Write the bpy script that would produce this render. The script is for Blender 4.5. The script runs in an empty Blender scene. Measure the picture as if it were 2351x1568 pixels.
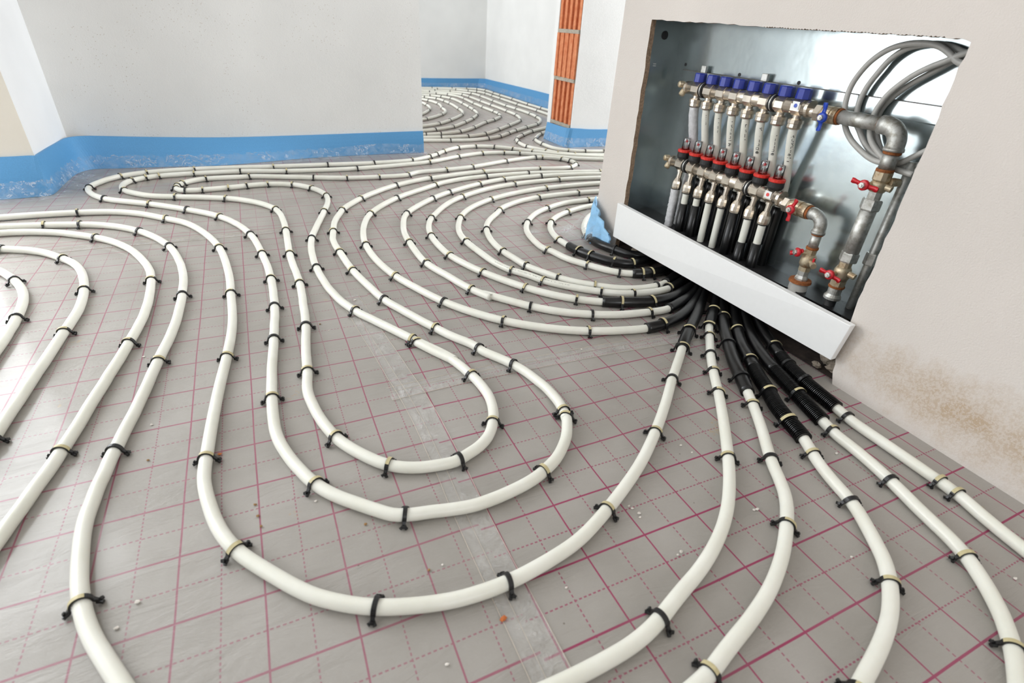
import bpy, math, random
from mathutils import Vector, Matrix
from mathutils.geometry import tessellate_polygon
random.seed(7)
C = bpy.context.scene.collection
scene = bpy.context.scene
PI = math.pi

# ------------------------------------------------------------------ camera, world, lights, exposure
cam_data = bpy.data.cameras.new('camera')
cam = bpy.data.objects.new('camera', cam_data)
C.objects.link(cam)
cam_data.sensor_width = 36.0
cam_data.lens = 18.4397
cam_data.clip_start = 0.02
right = Vector((0.907668, -0.415999, 0.055528))
down = Vector((-0.173201, -0.491806, -0.853305))
fwd = Vector((0.382283, 0.7649, -0.518448))
cam.matrix_world = Matrix(((right.x, -down.x, -fwd.x, -0.4276),
                           (right.y, -down.y, -fwd.y, -0.5726),
                           (right.z, -down.z, -fwd.z, 0.63817), (0, 0, 0, 1)))
cam_data.dof.use_dof = True
cam_data.dof.focus_distance = 1.35
cam_data.dof.aperture_fstop = 5.0
scene.camera = cam

world = bpy.data.worlds.new('sky')
scene.world = world
world.use_nodes = True
bg = world.node_tree.nodes['Background']
bg.inputs['Color'].default_value = (0.86, 0.93, 1.0, 1)
bg.inputs['Strength'].default_value = 1.6

def window_light(name, loc, target, w, h, power, col):
    d = bpy.data.lights.new(name, 'AREA')
    d.shape = 'RECTANGLE'; d.size = w; d.size_y = h
    d.energy = power; d.color = col
    o = bpy.data.objects.new(name, d)
    o.location = loc
    o.rotation_euler = (Vector(target) - Vector(loc)).to_track_quat('-Z', 'Y').to_euler()
    C.objects.link(o)
    return o
# daylight through the windows, and a fill light added behind the camera
window_light('daylight_terrace_window', (-2.08, 2.0, 1.2), (-1.2, -1.0, 0.7), 1.25, 2.1, 44, (0.96, 0.985, 1.0))
window_light('daylight_left_window', (-2.68, 0.3, 1.4), (0.5, 0.5, 1.0), 1.3, 1.5, 5, (0.95, 0.98, 1.0))
window_light('front_fill_light', (-0.3, -3.04, 1.5), (-0.4, 0.8, 0.6), 1.4, 1.2, 15, (1.0, 0.985, 0.96))  # added fill light, set in an invented opening behind the camera
window_light('daylight_passage_window', (3.58, 1.55, 1.3), (0.0, 1.7, 0.5), 1.3, 1.9, 64, (0.97, 0.99, 1.0))
window_light('daylight_far_window', (-1.48, 4.2, 1.4), (1.5, 4.2, 0.8), 1.6, 1.8, 42, (0.97, 0.99, 1.0))

scene.view_settings.view_transform = 'Standard'
scene.view_settings.look = 'None'
scene.view_settings.gamma = 1.0
scene.view_settings.use_curve_mapping = False
scene.view_settings.exposure = 0.5

# ------------------------------------------------------------------ materials
def srgb(r, g, b):
    f = lambda v: (v/255/12.92) if v/255 <= 0.04045 else ((v/255+0.055)/1.055)**2.4
    return (f(r), f(g), f(b), 1)

class NT:
    def __init__(s, name):
        s.m = bpy.data.materials.new(name); s.m.use_nodes = True
        s.t = s.m.node_tree; s.b = s.t.nodes['Principled BSDF']; s.out = s.t.nodes['Material Output']
    def n(s, typ, **kw):
        o = s.t.nodes.new(typ)
        for k, v in kw.items(): setattr(o, k, v)
        return o
    def l(s, a, b): s.t.links.new(a, b)
    def val(s, sock, v):
        if isinstance(v, (int, float)): sock.default_value = v
        else: s.l(v, sock)
    def math(s, op, a, b=None, c=None, clamp=False):
        o = s.n('ShaderNodeMath', operation=op); o.use_clamp = clamp
        for i, v in enumerate((a, b, c)):
            if v is not None: s.val(o.inputs[i], v)
        return o.outputs[0]
    def mix(s, fac, a, b):
        o = s.n('ShaderNodeMix', data_type='RGBA')
        s.val(o.inputs[0], fac)
        for i, v in ((6, a), (7, b)):
            if isinstance(v, tuple): o.inputs[i].default_value = v
            else: s.l(v, o.inputs[i])
        return o.outputs[2]
    def coord(s): return s.n('ShaderNodeTexCoord').outputs['Object']
    def noise(s, scale, detail=4, vec=None, rough=0.55, dist=0.0):
        o = s.n('ShaderNodeTexNoise'); o.inputs['Scale'].default_value = scale
        o.inputs['Detail'].default_value = detail; o.inputs['Roughness'].default_value = rough
        o.inputs['Distortion'].default_value = dist
        s.l(vec if vec is not None else s.coord(), o.inputs['Vector'])
        return o.outputs['Fac']
    def ramp(s, fac, stops):
        o = s.n('ShaderNodeValToRGB'); s.l(fac, o.inputs[0])
        e = o.color_ramp.elements
        while len(e) < len(stops): e.new(0.5)
        for el, (p, c) in zip(e, stops): el.position = p; el.color = c
        return o.outputs[0]
    def bump(s, h, strength, dist=0.002, prev=None):
        o = s.n('ShaderNodeBump'); o.inputs['Strength'].default_value = strength
        o.inputs['Distance'].default_value = dist; s.l(h, o.inputs['Height'])
        if prev is not None: s.l(prev, o.inputs['Normal'])
        return o.outputs[0]
    def set(s, **kw):
        for k, v in kw.items():
            i = s.b.inputs[k.replace('_', ' ')]
            if isinstance(v, (int, float, tuple)): i.default_value = v
            else: s.l(v, i)
        return s

def plain(name, col, rough=0.5, metal=0.0, bump=0.0, scale=80, vary=0.08, spec=0.5):
    k = NT(name)
    nz = k.noise(scale, 5)
    d = tuple(max(0, c*(1-vary)) for c in col[:3]) + (1,)
    u = tuple(min(1, c*(1+vary)) for c in col[:3]) + (1,)
    k.set(Base_Color=k.ramp(nz, [(0.3, d), (0.7, u)]), Roughness=rough, Metallic=metal)
    k.b.inputs['Specular IOR Level'].default_value = spec
    if bump: k.set(Normal=k.bump(nz, bump))
    return k.m

def plaster(name, col, grain=240, strength=0.35, spots=0.0, stain=None):
    k = NT(name); co = k.coord()
    fine = k.noise(grain, 6, co, 0.65); mid = k.noise(9, 4, co); big = k.noise(1.7, 3, co)
    d = tuple(c*0.93 for c in col[:3]) + (1,); u = tuple(min(1, c*1.05) for c in col[:3]) + (1,)
    base = k.ramp(big, [(0.3, d), (0.7, u)])
    base = k.mix(k.math('MULTIPLY', k.math('SUBTRACT', mid, 0.45, clamp=True), 0.35), base, tuple(c*0.85 for c in col[:3]) + (1,))
    if spots:
        v = k.n('ShaderNodeTexVoronoi'); v.inputs['Scale'].default_value = 105; v.inputs['Randomness'].default_value = 1
        k.l(co, v.inputs['Vector'])
        sp = k.math('LESS_THAN', v.outputs['Distance'], 0.17)
        msk = k.math('GREATER_THAN', k.noise(3.2, 5, co, 0.7), 0.5)
        gate = k.math('GREATER_THAN', k.noise(47, 2, co), 0.5)
        base = k.mix(k.math('MULTIPLY', k.math('MULTIPLY', k.math('MULTIPLY', sp, msk), gate), spots), base, srgb(168, 148, 122))
    if stain is not None:                                    # a damp patch with an outline of its own
        c0, rad, scol = stain
        vs = k.n('ShaderNodeVectorMath', operation='SUBTRACT'); k.l(co, vs.inputs[0]); vs.inputs[1].default_value = c0
        vd = k.n('ShaderNodeVectorMath', operation='DIVIDE'); k.l(vs.outputs[0], vd.inputs[0]); vd.inputs[1].default_value = rad
        ln = k.n('ShaderNodeVectorMath', operation='LENGTH'); k.l(vd.outputs[0], ln.inputs[0])
        f = k.math('ADD', ln.outputs['Value'], k.math('MULTIPLY', k.math('SUBTRACT', k.noise(28, 6, co, 0.7), 0.5), 1.5))
        f = k.math('SUBTRACT', 1.0, f, clamp=True)
        base = k.mix(k.math('MULTIPLY', f, k.math('ADD', 0.5, k.math('MULTIPLY', k.math('GREATER_THAN', k.noise(210, 3, co, 0.7), 0.5), 0.4))), base, scol)
    k.set(Base_Color=base, Roughness=0.92)
    k.b.inputs['Specular IOR Level'].default_value = 0.2
    k.set(Normal=k.bump(fine, strength, 0.0025, k.bump(mid, 0.15, 0.01)))
    return k.m

def foil_floor():
    k = NT('insulation_foil_printed_grid'); co = k.coord()
    wob = k.n('ShaderNodeTexNoise'); wob.inputs['Scale'].default_value = 3.0; k.l(co, wob.inputs['Vector'])
    sep = k.n('ShaderNodeSeparateXYZ'); k.l(co, sep.inputs[0])
    ws = k.n('ShaderNodeSeparateColor'); k.l(wob.outputs['Color'], ws.inputs[0])
    x = k.math('ADD', sep.outputs['X'], k.math('MULTIPLY', k.math('SUBTRACT', ws.outputs[0], 0.5), 0.006))
    y = k.math('ADD', sep.outputs['Y'], k.math('MULTIPLY', k.math('SUBTRACT', ws.outputs[1], 0.5), 0.006))
    left = k.math('LESS_THAN', sep.outputs['X'], -0.222)
    back = k.math('GREATER_THAN', sep.outputs['Y'], 0.262)
    back2 = k.math('GREATER_THAN', sep.outputs['Y'], 1.33)
    notleft = k.math('SUBTRACT', 1.0, left)
    ox = k.math('ADD', k.math('MULTIPLY', left, 0.0862), k.math('MULTIPLY', k.math('MULTIPLY', notleft, back), 0.012))
    oy = k.math('ADD', k.math('MULTIPLY', left, 0.0098), k.math('MULTIPLY', k.math('MULTIPLY', notleft, back), 0.018))
    oy = k.math('ADD', oy, k.math('MULTIPLY', back2, 0.03))
    gx = k.math('SUBTRACT', x, ox); gy = k.math('SUBTRACT', y, oy)
    def line(g, off, w):
        f = k.math('FRACT', k.math('ADD', k.math('DIVIDE', g, 0.1), 0.5 + off))
        d = k.math('ABSOLUTE', k.math('SUBTRACT', f, 0.5))
        return k.math('LESS_THAN', d, w/0.2)
    def dash(g): return k.math('LESS_THAN', k.math('FRACT', k.math('DIVIDE', g, 0.0072)), 0.58)
    sx = line(gx, 0.0, 0.0024); sy = line(gy, 0.0, 0.0031)
    dx = k.math('MULTIPLY', line(gx, 0.5, 0.0019), dash(gy)); dy = k.math('MULTIPLY', line(gy, 0.5, 0.0021), dash(gx))
    ink = k.math('MAXIMUM', k.math('MAXIMUM', sx, sy), k.math('MULTIPLY', k.math('MAXIMUM', dx, dy), 0.85))
    fade = k.ramp(k.noise(2.3, 4, co), [(0.3, (0.72, 0.72, 0.72, 1)), (0.58, (1, 1, 1, 1))])
    fb = k.n('ShaderNodeRGBToBW'); k.l(fade, fb.inputs[0])
    ink = k.math('MULTIPLY', ink, fb.outputs[0])
    ink = k.math('MULTIPLY', ink, k.math('SUBTRACT', 1.0, k.math('MULTIPLY', left, 0.22)))
    tone = k.ramp(k.noise(4.5, 5, co), [(0.32, srgb(152, 147, 140)), (0.68, srgb(168, 163, 157))])
    weave = k.noise(420, 3, co)
    base = k.mix(k.math('MULTIPLY', weave, 0.16), tone, srgb(120, 116, 112))
    base = k.mix(ink, base, srgb(146, 42, 84))
    sv = k.n('ShaderNodeTexVoronoi'); sv.inputs['Scale'].default_value = 26; k.l(co, sv.inputs['Vector'])
    speck = k.math('MULTIPLY', k.math('LESS_THAN', sv.outputs['Distance'], 0.034), k.math('GREATER_THAN', k.noise(6, 4, co, 0.7), 0.5))
    base = k.mix(k.math('MULTIPLY', speck, 0.7), base, srgb(92, 80, 66))
    dust = k.math('MULTIPLY', k.math('GREATER_THAN', k.noise(5.0, 6, co, 0.7), 0.66), k.math('GREATER_THAN', k.noise(150, 4, co, 0.7), 0.5))
    base = k.mix(k.math('MULTIPLY', dust, 0.45), base, srgb(176, 150, 112))
    k.set(Base_Color=base)
    sc = k.n('ShaderNodeMapping'); sc.inputs['Scale'].default_value = (4.5, 15, 1); sc.inputs['Rotation'].default_value = (0, 0, 0.12)
    k.l(co, sc.inputs['Vector'])
    wr = k.noise(1.6, 6, sc.outputs[0], 0.6, 0.6)
    wr2 = k.noise(34, 5, co, 0.65)
    mask = k.ramp(sep.outputs['X'], [(0.0, (1, 1, 1, 1)), (1.0, (0.2, 0.2, 0.2, 1))])
    k.set(Roughness=k.math('ADD', 0.42, k.math('MULTIPLY', wr2, 0.2)))
    k.b.inputs['Specular IOR Level'].default_value = 0.55
    k.set(Coat_Weight=0.35, Coat_Roughness=0.13, Coat_IOR=1.5)
    n1 = k.bump(wr, 0.36, 0.012); n2 = k.bump(wr2, 0.22, 0.003, n1); n3 = k.bump(weave, 0.12, 0.0008, n2)
    k.set(Normal=n3)
    return k.m

def film(name, clear=0.82, tint=(0.9, 0.95, 1.0, 1), rough=0.22, crease_glint=0):
    k = NT(name)
    tr = k.n('ShaderNodeBsdfTransparent'); mx = k.n('ShaderNodeMixShader')
    nz = k.noise(26, 5, None, 0.65, 1.2)
    k.set(Base_Color=tint, Roughness=rough, Normal=k.bump(nz, 1.0, 0.02))
    k.b.inputs['Specular IOR Level'].default_value = 0.9
    f = k.math('ADD', 1-clear, k.math('MULTIPLY', k.math('SUBTRACT', nz, 0.5), 0.6), clamp=True)
    if crease_glint:                                               # highlights on the folds, painted in as opaque white streaks
        n2 = k.noise(crease_glint, 3, None, 0.6, 2.0)
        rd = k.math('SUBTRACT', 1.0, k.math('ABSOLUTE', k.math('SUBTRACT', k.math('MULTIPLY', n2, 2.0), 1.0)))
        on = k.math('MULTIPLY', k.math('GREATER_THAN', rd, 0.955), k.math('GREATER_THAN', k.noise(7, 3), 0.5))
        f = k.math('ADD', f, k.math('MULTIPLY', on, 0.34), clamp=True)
    k.l(f, mx.inputs[0]); k.l(tr.outputs[0], mx.inputs[1]); k.l(k.b.outputs[0], mx.inputs[2])
    k.l(mx.outputs[0], k.out.inputs[0])
    return k.m

def galvanised():
    k = NT('galvanised_sheet_steel'); co = k.coord()
    v = k.n('ShaderNodeTexVoronoi'); v.inputs['Scale'].default_value = 55; k.l(co, v.inputs['Vector'])
    w = k.n('ShaderNodeRGBToBW'); k.l(v.outputs['Color'], w.inputs[0])
    big = k.noise(6, 4, co)
    k.set(Base_Color=k.mix(k.math('MULTIPLY', w.outputs[0], 0.25), srgb(186, 196, 198), srgb(158, 170, 175)), Metallic=0.92,
          Roughness=k.math('ADD', 0.13, k.math('MULTIPLY', big, 0.16)), Normal=k.bump(big, 0.1, 0.01))
    return k.m

def ribbed_brick():
    k = NT('hollow_clay_brick'); co = k.coord()
    nz = k.noise(35, 5, co)
    k.set(Base_Color=k.ramp(nz, [(0.3, srgb(196, 108, 66)), (0.7, srgb(218, 146, 104))]), Roughness=0.9, Normal=k.bump(nz, 0.3, 0.003))
    return k.m

def pipe_plastic():
    k = NT('white_polyethylene_pipe'); co = k.coord()
    nz = k.noise(14, 4, co)
    k.set(Base_Color=k.ramp(nz, [(0.3, srgb(226, 225, 213)), (0.7, srgb(236, 235, 226))]), Roughness=0.32)
    k.b.inputs['Specular IOR Level'].default_value = 0.45
    k.b.inputs['Subsurface Weight'].default_value = 0.15
    k.b.inputs['Subsurface Radius'].default_value = (0.006, 0.005, 0.004)
    return k.m

def clear_plastic():
    k = NT('clear_sight_glass')
    gl = k.n('ShaderNodeBsdfGlossy'); gl.inputs['Roughness'].default_value = 0.08
    tr = k.n('ShaderNodeBsdfTransparent'); tr.inputs[0].default_value = (0.93, 0.95, 0.95, 1)
    fr = k.n('ShaderNodeFresnel'); fr.inputs[0].default_value = 1.5
    nz = k.noise(300, 2)
    mx = k.n('ShaderNodeMixShader')
    k.l(k.math('ADD', fr.outputs[0], k.math('MULTIPLY', nz, 0.3), clamp=True), mx.inputs[0]); k.l(tr.outputs[0], mx.inputs[1]); k.l(gl.outputs[0], mx.inputs[2])
    k.l(mx.outputs[0], k.out.inputs[0])
    return k.m

def rusty(name, a, b, metal=0.6, lo=0.45, hi=0.62):
    k = NT(name); nz = k.noise(60, 6, None, 0.7)
    k.set(Base_Color=k.ramp(nz, [(lo, a), (hi, b)]), Roughness=0.5, Metallic=metal, Normal=k.bump(nz, 0.25, 0.002))
    return k.m

M = dict(
    floor=foil_floor(),
    wall=plaster('grey_white_plaster', srgb(233, 232, 229), spots=0.5),
    plain=plaster('fresh_white_plaster', srgb(232, 232, 230)),
    white=plaster('smooth_white_plaster', srgb(240, 241, 242), grain=120, strength=0.1),
    cream=plaster('cream_plaster', srgb(234, 228, 216)),
    beige=plaster('rough_beige_plaster', srgb(221, 213, 206), grain=290, strength=0.55,
                  stain=((0.635, -0.27, 0.085), (0.2, 0.34, 0.085), srgb(190, 166, 138))),
    dark_wall=plain('darkened_unseen_wall', srgb(70, 66, 63), 0.95, bump=0.6, scale=60, vary=0.2),  # unseen front wall, coloured dark so the steel panels reflect darkness
    cut=plain('cut_plaster_edge', srgb(150, 126, 104), 0.95, bump=0.8, scale=160, vary=0.35),
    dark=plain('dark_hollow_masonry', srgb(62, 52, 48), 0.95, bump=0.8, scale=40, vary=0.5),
    rubble=plain('mortar_rubble', srgb(150, 138, 124), 0.95, bump=0.8, scale=120, vary=0.3),
    foam=plain('blue_foam', srgb(88, 152, 202), 0.55, bump=0.12, scale=300, vary=0.06),
    foam_pale=plain('pale_blue_foam', srgb(150, 200, 238), 0.5, bump=0.2, scale=60, vary=0.1),
    film=film('crinkled_clear_film', 0.9, rough=0.12, crease_glint=22), tape=film('clear_packing_tape', 0.8, (0.95, 0.93, 0.9, 1), 0.28),
    tapedge=plain('tape_edge', srgb(208, 196, 182), 0.4, vary=0.05),
    pipe=pipe_plastic(),
    sleeve=plain('black_conduit', srgb(13, 13, 14), 0.3, vary=0.1),
    clip=plain('black_clip_plastic', srgb(18, 18, 19), 0.4, vary=0.1),
    tan=plain('beige_clip_tape', srgb(196, 184, 142), 0.55, vary=0.12, scale=200),
    galv=galvanised(), rail_shadow=plain('painted_rail_shadow', srgb(96, 92, 88), 0.5, 0.4),
    nickel=plain('nickel_plated_brass', srgb(216, 206, 192), 0.26, 0.95, vary=0.1, scale=40),
    brass=rusty('weathered_brass', srgb(206, 192, 166), srgb(166, 130, 88), 0.85, 0.5, 0.7),
    steel=rusty('galvanised_pipe', srgb(192, 192, 188), srgb(152, 148, 138), 0.75),
    zinc=rusty('bright_zinc_fitting', srgb(216, 216, 212), srgb(178, 176, 168), 0.85),
    rust=plain('rust', srgb(150, 88, 44), 0.8, 0.1, bump=0.5, scale=150, vary=0.35),
    blue=plain('blue_plastic', srgb(34, 52, 150), 0.38, vary=0.06),
    handle_blue=plain('blue_handle_paint', srgb(24, 64, 176), 0.35, vary=0.06),
    red=plain('red_plastic', srgb(216, 50, 40), 0.4, vary=0.06),
    handle_red=plain('red_handle_paint', srgb(200, 32, 44), 0.32, vary=0.06),
    black=plain('black_plastic', srgb(34, 33, 34), 0.55, bump=0.3, scale=200, vary=0.2),
    glass=clear_plastic(),
    marker=plain('black_marker_ink', srgb(30, 30, 34), 0.6),
    grey=plain('grey_conduit', srgb(186, 184, 179), 0.4, vary=0.06),
    insul=plain('grey_white_wrapping', srgb(206, 206, 208), 0.6, bump=0.9, scale=110, vary=0.15),
    board=plain('white_coated_board', srgb(243, 243, 242), 0.45, vary=0.01),
    brick=ribbed_brick(),
    mortar=plain('grey_mortar', srgb(172, 164, 150), 0.95, bump=0.9, scale=180, vary=0.25),
    crumb=plain('white_plaster_crumb', srgb(226, 220, 212), 0.9, vary=0.1),
    brown=plain('brown_crumb', srgb(150, 116, 76), 0.9, vary=0.15),
    orange=plain('orange_crumb', srgb(196, 112, 62), 0.9, vary=0.15),
    ceiling=plaster('white_ceiling_plaster', srgb(236, 236, 234)),
    frame=plain('white_window_frame', srgb(240, 240, 240), 0.4, vary=0.02),
)

# ------------------------------------------------------------------ mesh helpers
class MB:
    """collects shapes and links them as ONE mesh object"""
    def __init__(s): s.v = []; s.f = []; s.sm = []; s.mi = []; s.mats = []; s.cur = 0
    def use(s, m):
        if m not in s.mats: s.mats.append(m)
        s.cur = s.mats.index(m); return s
    def add(s, vs, fs, smooth=False):
        o = len(s.v); s.v += [tuple(v) for v in vs]
        for f in fs: s.f.append(tuple(o+i for i in f)); s.sm.append(smooth); s.mi.append(s.cur)
        return s
    def box(s, lo, hi):
        (a, b, c), (d, e, f) = lo, hi
        return s.add([(a,b,c),(d,b,c),(d,e,c),(a,e,c),(a,b,f),(d,b,f),(d,e,f),(a,e,f)],
                     [(0,3,2,1),(4,5,6,7),(0,1,5,4),(1,2,6,5),(2,3,7,6),(3,0,4,7)])
    def tube(s, pts, rad, seg=12, cap=True, smooth=True, twist=0.0):
        P = [Vector(p) for p in pts]; n = len(P)
        R = rad if isinstance(rad, (list, tuple)) else [rad]*n
        t = [(P[min(i+1, n-1)]-P[max(i-1, 0)]).normalized() for i in range(n)]
        u = t[0].orthogonal().normalized()
        if abs(t[0].z) < 0.9: u = t[0].cross(Vector((0, 0, 1))).normalized()
        vs = []
        for i in range(n):
            u = (u - t[i]*u.dot(t[i])).normalized(); w = t[i].cross(u)
            for k in range(seg):
                a = 2*PI*k/seg + twist
                vs.append(P[i] + (u*math.cos(a) + w*math.sin(a))*R[i])
        fs = []
        for i in range(n-1):
            for k in range(seg):
                k2 = (k+1) % seg
                fs.append((i*seg+k, i*seg+k2, (i+1)*seg+k2, (i+1)*seg+k))
        s.add(vs, fs, smooth)
        if cap:
            o = len(s.v)-n*seg
            s.f.append(tuple(o+k for k in reversed(range(seg)))); s.sm.append(False); s.mi.append(s.cur)
            s.f.append(tuple(o+(n-1)*seg+k for k in range(seg))); s.sm.append(False); s.mi.append(s.cur)
        return s
    def lathe(s, a, b, prof, seg=20, smooth=False, twist=0.0):
        """profile (t along a->b, radius) turned about the axis a->b; flat cut between repeated stations"""
        a = Vector(a); b = Vector(b); d = b-a
        return s.tube_hard([(a+d*t, r) for t, r in prof], seg, d.normalized(), twist, smooth)
    def tube_hard(s, pr, seg, ax, twist, smooth):
        u = ax.cross(Vector((0, 0, 1)))
        u = Vector((1, 0, 0)) if u.length < 1e-3 else u.normalized()
        u = (u-ax*u.dot(ax)).normalized(); w = ax.cross(u); n = len(pr)
        vs = [c+(u*math.cos(2*PI*k/seg+twist)+w*math.sin(2*PI*k/seg+twist))*r for c, r in pr for k in range(seg)]
        fs = [(i*seg+k, i*seg+(k+1) % seg, (i+1)*seg+(k+1) % seg, (i+1)*seg+k) for i in range(n-1) for k in range(seg)]
        fs += [tuple(reversed(range(seg))), tuple((n-1)*seg+k for k in range(seg))]
        return s.add(vs, fs, smooth)
    def ribbon(s, rows, smooth=True, close=False):
        n = len(rows[0])
        vs = [p for r in rows for p in r]
        fs = [(i*n+k, i*n+k+1, (i+1)*n+k+1, (i+1)*n+k) for i in range(len(rows)-1) for k in range(n-1)]
        if close: fs += [(i*n+n-1, i*n, (i+1)*n, (i+1)*n+n-1) for i in range(len(rows)-1)]
        return s.add(vs, fs, smooth)
    def mesh(s, name):
        me = bpy.data.meshes.new(name); me.from_pydata(s.v, [], s.f)
        for p, sm, mi in zip(me.polygons, s.sm, s.mi): p.use_smooth = sm; p.material_index = mi
        me.update(); return me
    def build(s, name, m=None, parent=None, loc=None):
        me = s.mesh(name)
        for q in ([m] if m is not None else s.mats): me.materials.append(q)
        o = bpy.data.objects.new(name, me); C.objects.link(o)
        if parent is not None:
            o.parent = parent
            if loc is None: o.matrix_parent_inverse = Matrix.Translation(-Vector(parent.location))
        if loc is not None: o.location = loc
        return o

def tag(o, label=None, cat=None, group=None, kind=None):
    for k, v in (('label', label), ('category', cat), ('group', group), ('kind', kind)):
        if v: o[k] = v
    return o
def struct(name, mb, m): return tag(mb.build(name, m), kind='structure')
def empty(name, loc):
    o = bpy.data.objects.new(name, None); o.empty_display_size = 0.02; o.location = loc
    C.objects.link(o); return o
def bevel(o, w=0.002, seg=2):
    m = o.modifiers.new('bevel', 'BEVEL'); m.width = w; m.segments = seg; m.limit_method = 'ANGLE'; return o
def spline(P, n=6):
    P = [Vector(p) for p in P]; E = [P[0]*2-P[1]]+P+[P[-1]*2-P[-2]]; out = []
    for i in range(1, len(E)-2):
        a, b, c, d = E[i-1:i+3]
        for k in range(n):
            t = k/n
            out.append(0.5*((b*2)+(c-a)*t+(a*2-b*5+c*4-d)*t*t+(b*3-a-c*3+d)*t**3))
    out.append(P[-1]); return out
def resample(P, n):
    P = [Vector(p) for p in P]; s = [0]
    for a, b_ in zip(P, P[1:]): s.append(s[-1]+(b_-a).length)
    out = []; j = 0
    for i in range(n):
        t = s[-1]*i/(n-1)
        while j < len(P)-2 and s[j+1] < t: j += 1
        k = (t-s[j])/max(s[j+1]-s[j], 1e-9); out.append(P[j].lerp(P[j+1], k))
    return out
def sub(P, i0, i1, n):
    """points of a dense spline between control indices i0 and i1 (n samples per control step)"""
    a = int(round(i0*n)); b = int(round(i1*n)); return P[max(a, 0):b+1]

# ------------------------------------------------------------------ room
WX = 0.635            # face of the wall with the manifold recess
BY = 2.36             # face of the wall at the back of the room
H = 2.5
struct('floor', MB().box((-3.0, -3.4, -0.12), (4.2, 6.2, 0.0)), M['floor'])
struct('ceiling', MB().box((-3.0, -3.4, H), (4.2, 6.2, H+0.15)), M['ceiling'])
struct('wall_back', MB().box((-1.6, BY, 0), (0.417, BY+0.28, H)), M['wall'])
PX = -1.42
pil = MB().use(M['cream']).add([(PX, 1.9, 0), (-1.146, 1.9, 0), (-1.146, 1.9, H), (PX, 1.9, H)], [(0, 1, 2, 3)])
pil.use(M['white']).add([(-1.146, 1.9, 0), (-1.146, BY+.02, 0), (-1.146, BY+.02, H), (-1.146, 1.9, H)], [(0, 1, 2, 3)])
pil.add([(PX, BY, 0), (PX, 1.9, 0), (PX, 1.9, H), (PX, BY, H)], [(0, 1, 2, 3)])
tag(pil.build('wall_left'), kind='structure')
# pier to the right of the doorway: plaster face, unplastered brick reveal
struct('wall_pier', MB().box((1.345, BY, 0), (2.6, BY+0.01, H)).box((1.362, BY+0.01, 0), (2.6, BY+0.27, H)).box((1.338, BY+0.256, 0), (1.41, BY+0.3, H)), M['plain'])
struct('wall_far', MB().box((-1.6, 5.43, 0), (2.3, 5.6, H)), M['plain'])
struct('wall_far_right', MB().box((2.03, BY+0.27, 0), (2.3, 5.6, H)), M['plain'])
def holed(mb, axis, at, t, u0, u1, w0, w1, z0, z1):
    """a wall slab of thickness t with one window opening (u along the wall)"""
    for a, b_, c, d in ((u0, w0, 0, H), (w1, u1, 0, H), (w0, w1, 0, z0), (w0, w1, z1, H)):
        lo, hi = ((at, a, c), (at+t, b_, d)) if axis == 'x' else ((a, at, c), (b_, at+t, d))
        mb.box(lo, hi)
    return mb
struct('wall_window_side', holed(MB(), 'x', -3.0, 0.2, -3.4, 2.2, -0.45, 1.05, 0.6, 2.2), M['plain'])
struct('wall_front', holed(MB(), 'y', -3.3, 0.2, -3.0, 4.2, -1.05, 0.45, 0.85, 2.2), M['dark_wall'])  # opening invented for the added front fill light

struct('wall_passage', holed(MB(), 'x', 3.7, 0.2, -3.4, 6.2, 0.8, 2.3, 0.2, 2.3), M['plain'])
struct('wall_far_left', holed(MB(), 'x', -1.75, 0.2, BY+0.1, 5.6, 3.2, 5.0, 0.4, 2.3), M['plain'])
def window(n, axis, at, w0, w1, z0, z1):
    mb = MB(); t = 0.05; e = 0.055; m = (w0+w1)/2
    for a, b_, c, d in ((w0, w0+e, z0, z1), (w1-e, w1, z0, z1), (m-e/2, m+e/2, z0, z1), (w0+e, m-e/2, z0, z0+e), (m+e/2, w1-e, z0, z0+e), (w0+e, m-e/2, z1-e, z1), (m+e/2, w1-e, z1-e, z1)):
        lo, hi = ((at, a, c), (at+t, b_, d)) if axis == 'x' else ((a, at, c), (b_, at+t, d))
        mb.box(lo, hi)
    struct('window_%d' % n, mb, M['frame'])
struct('wall_terrace', holed(MB(), 'y', 2.06, 0.2, -3.0, PX, -2.76, PX-.02, 0.08, 2.3), M['plain'])
window(1, 'x', -2.95, -0.45, 1.05, 0.6, 2.2); window(5, 'y', -3.25, -1.05, 0.45, 0.85, 2.2); window(4, 'y', 2.12, -2.76, PX-.02, 0.08, 2.3)  # the front frame belongs to the invented fill light opening

window(2, 'x', 3.75, 0.8, 2.3, 0.2, 2.3); window(3, 'x', -1.70, 3.2, 5.0, 0.4, 2.3)

# wall with the manifold recess: a plaster skin with a ragged opening, masonry behind it
def ragged(a, b_, n, amp):
    out = []
    for i in range(n):
        t = i/n
        out.append((a[0]+(b_[0]-a[0])*t+random.uniform(-amp, amp), a[1]+(b_[1]-a[1])*t+random.uniform(-amp, amp)))
    return out
hole = ragged((0.815, 0.0), (0.803, 0.16), 8, 0.002)+ragged((0.803, 0.16), (0.817, 0.667), 26, 0.0022)
hole += ragged((0.817, 0.667), (0.42, 0.662), 18, 0.0016)
saw = []
for i in range(110):                                                  # torn edge of the plaster lath
    y = 0.42-(0.42-0.035)*i/110
    saw.append((y, 0.6615-.004*i/110+(.0008 if i % 2 else -.0008)+random.uniform(-.0007, .0007)))
hole += saw
hole += ragged((0.034, 0.6568), (-0.004, 0.6545), 5, 0.0015)+ragged((-0.004, 0.652), (-0.009, 0.18), 26, 0.0022)
hole += ragged((-0.009, 0.18), (-0.018, 0.012), 10, 0.003)+[(-0.03, 0.0)]
Y0, Y1 = -3.1, 0.955
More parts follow.
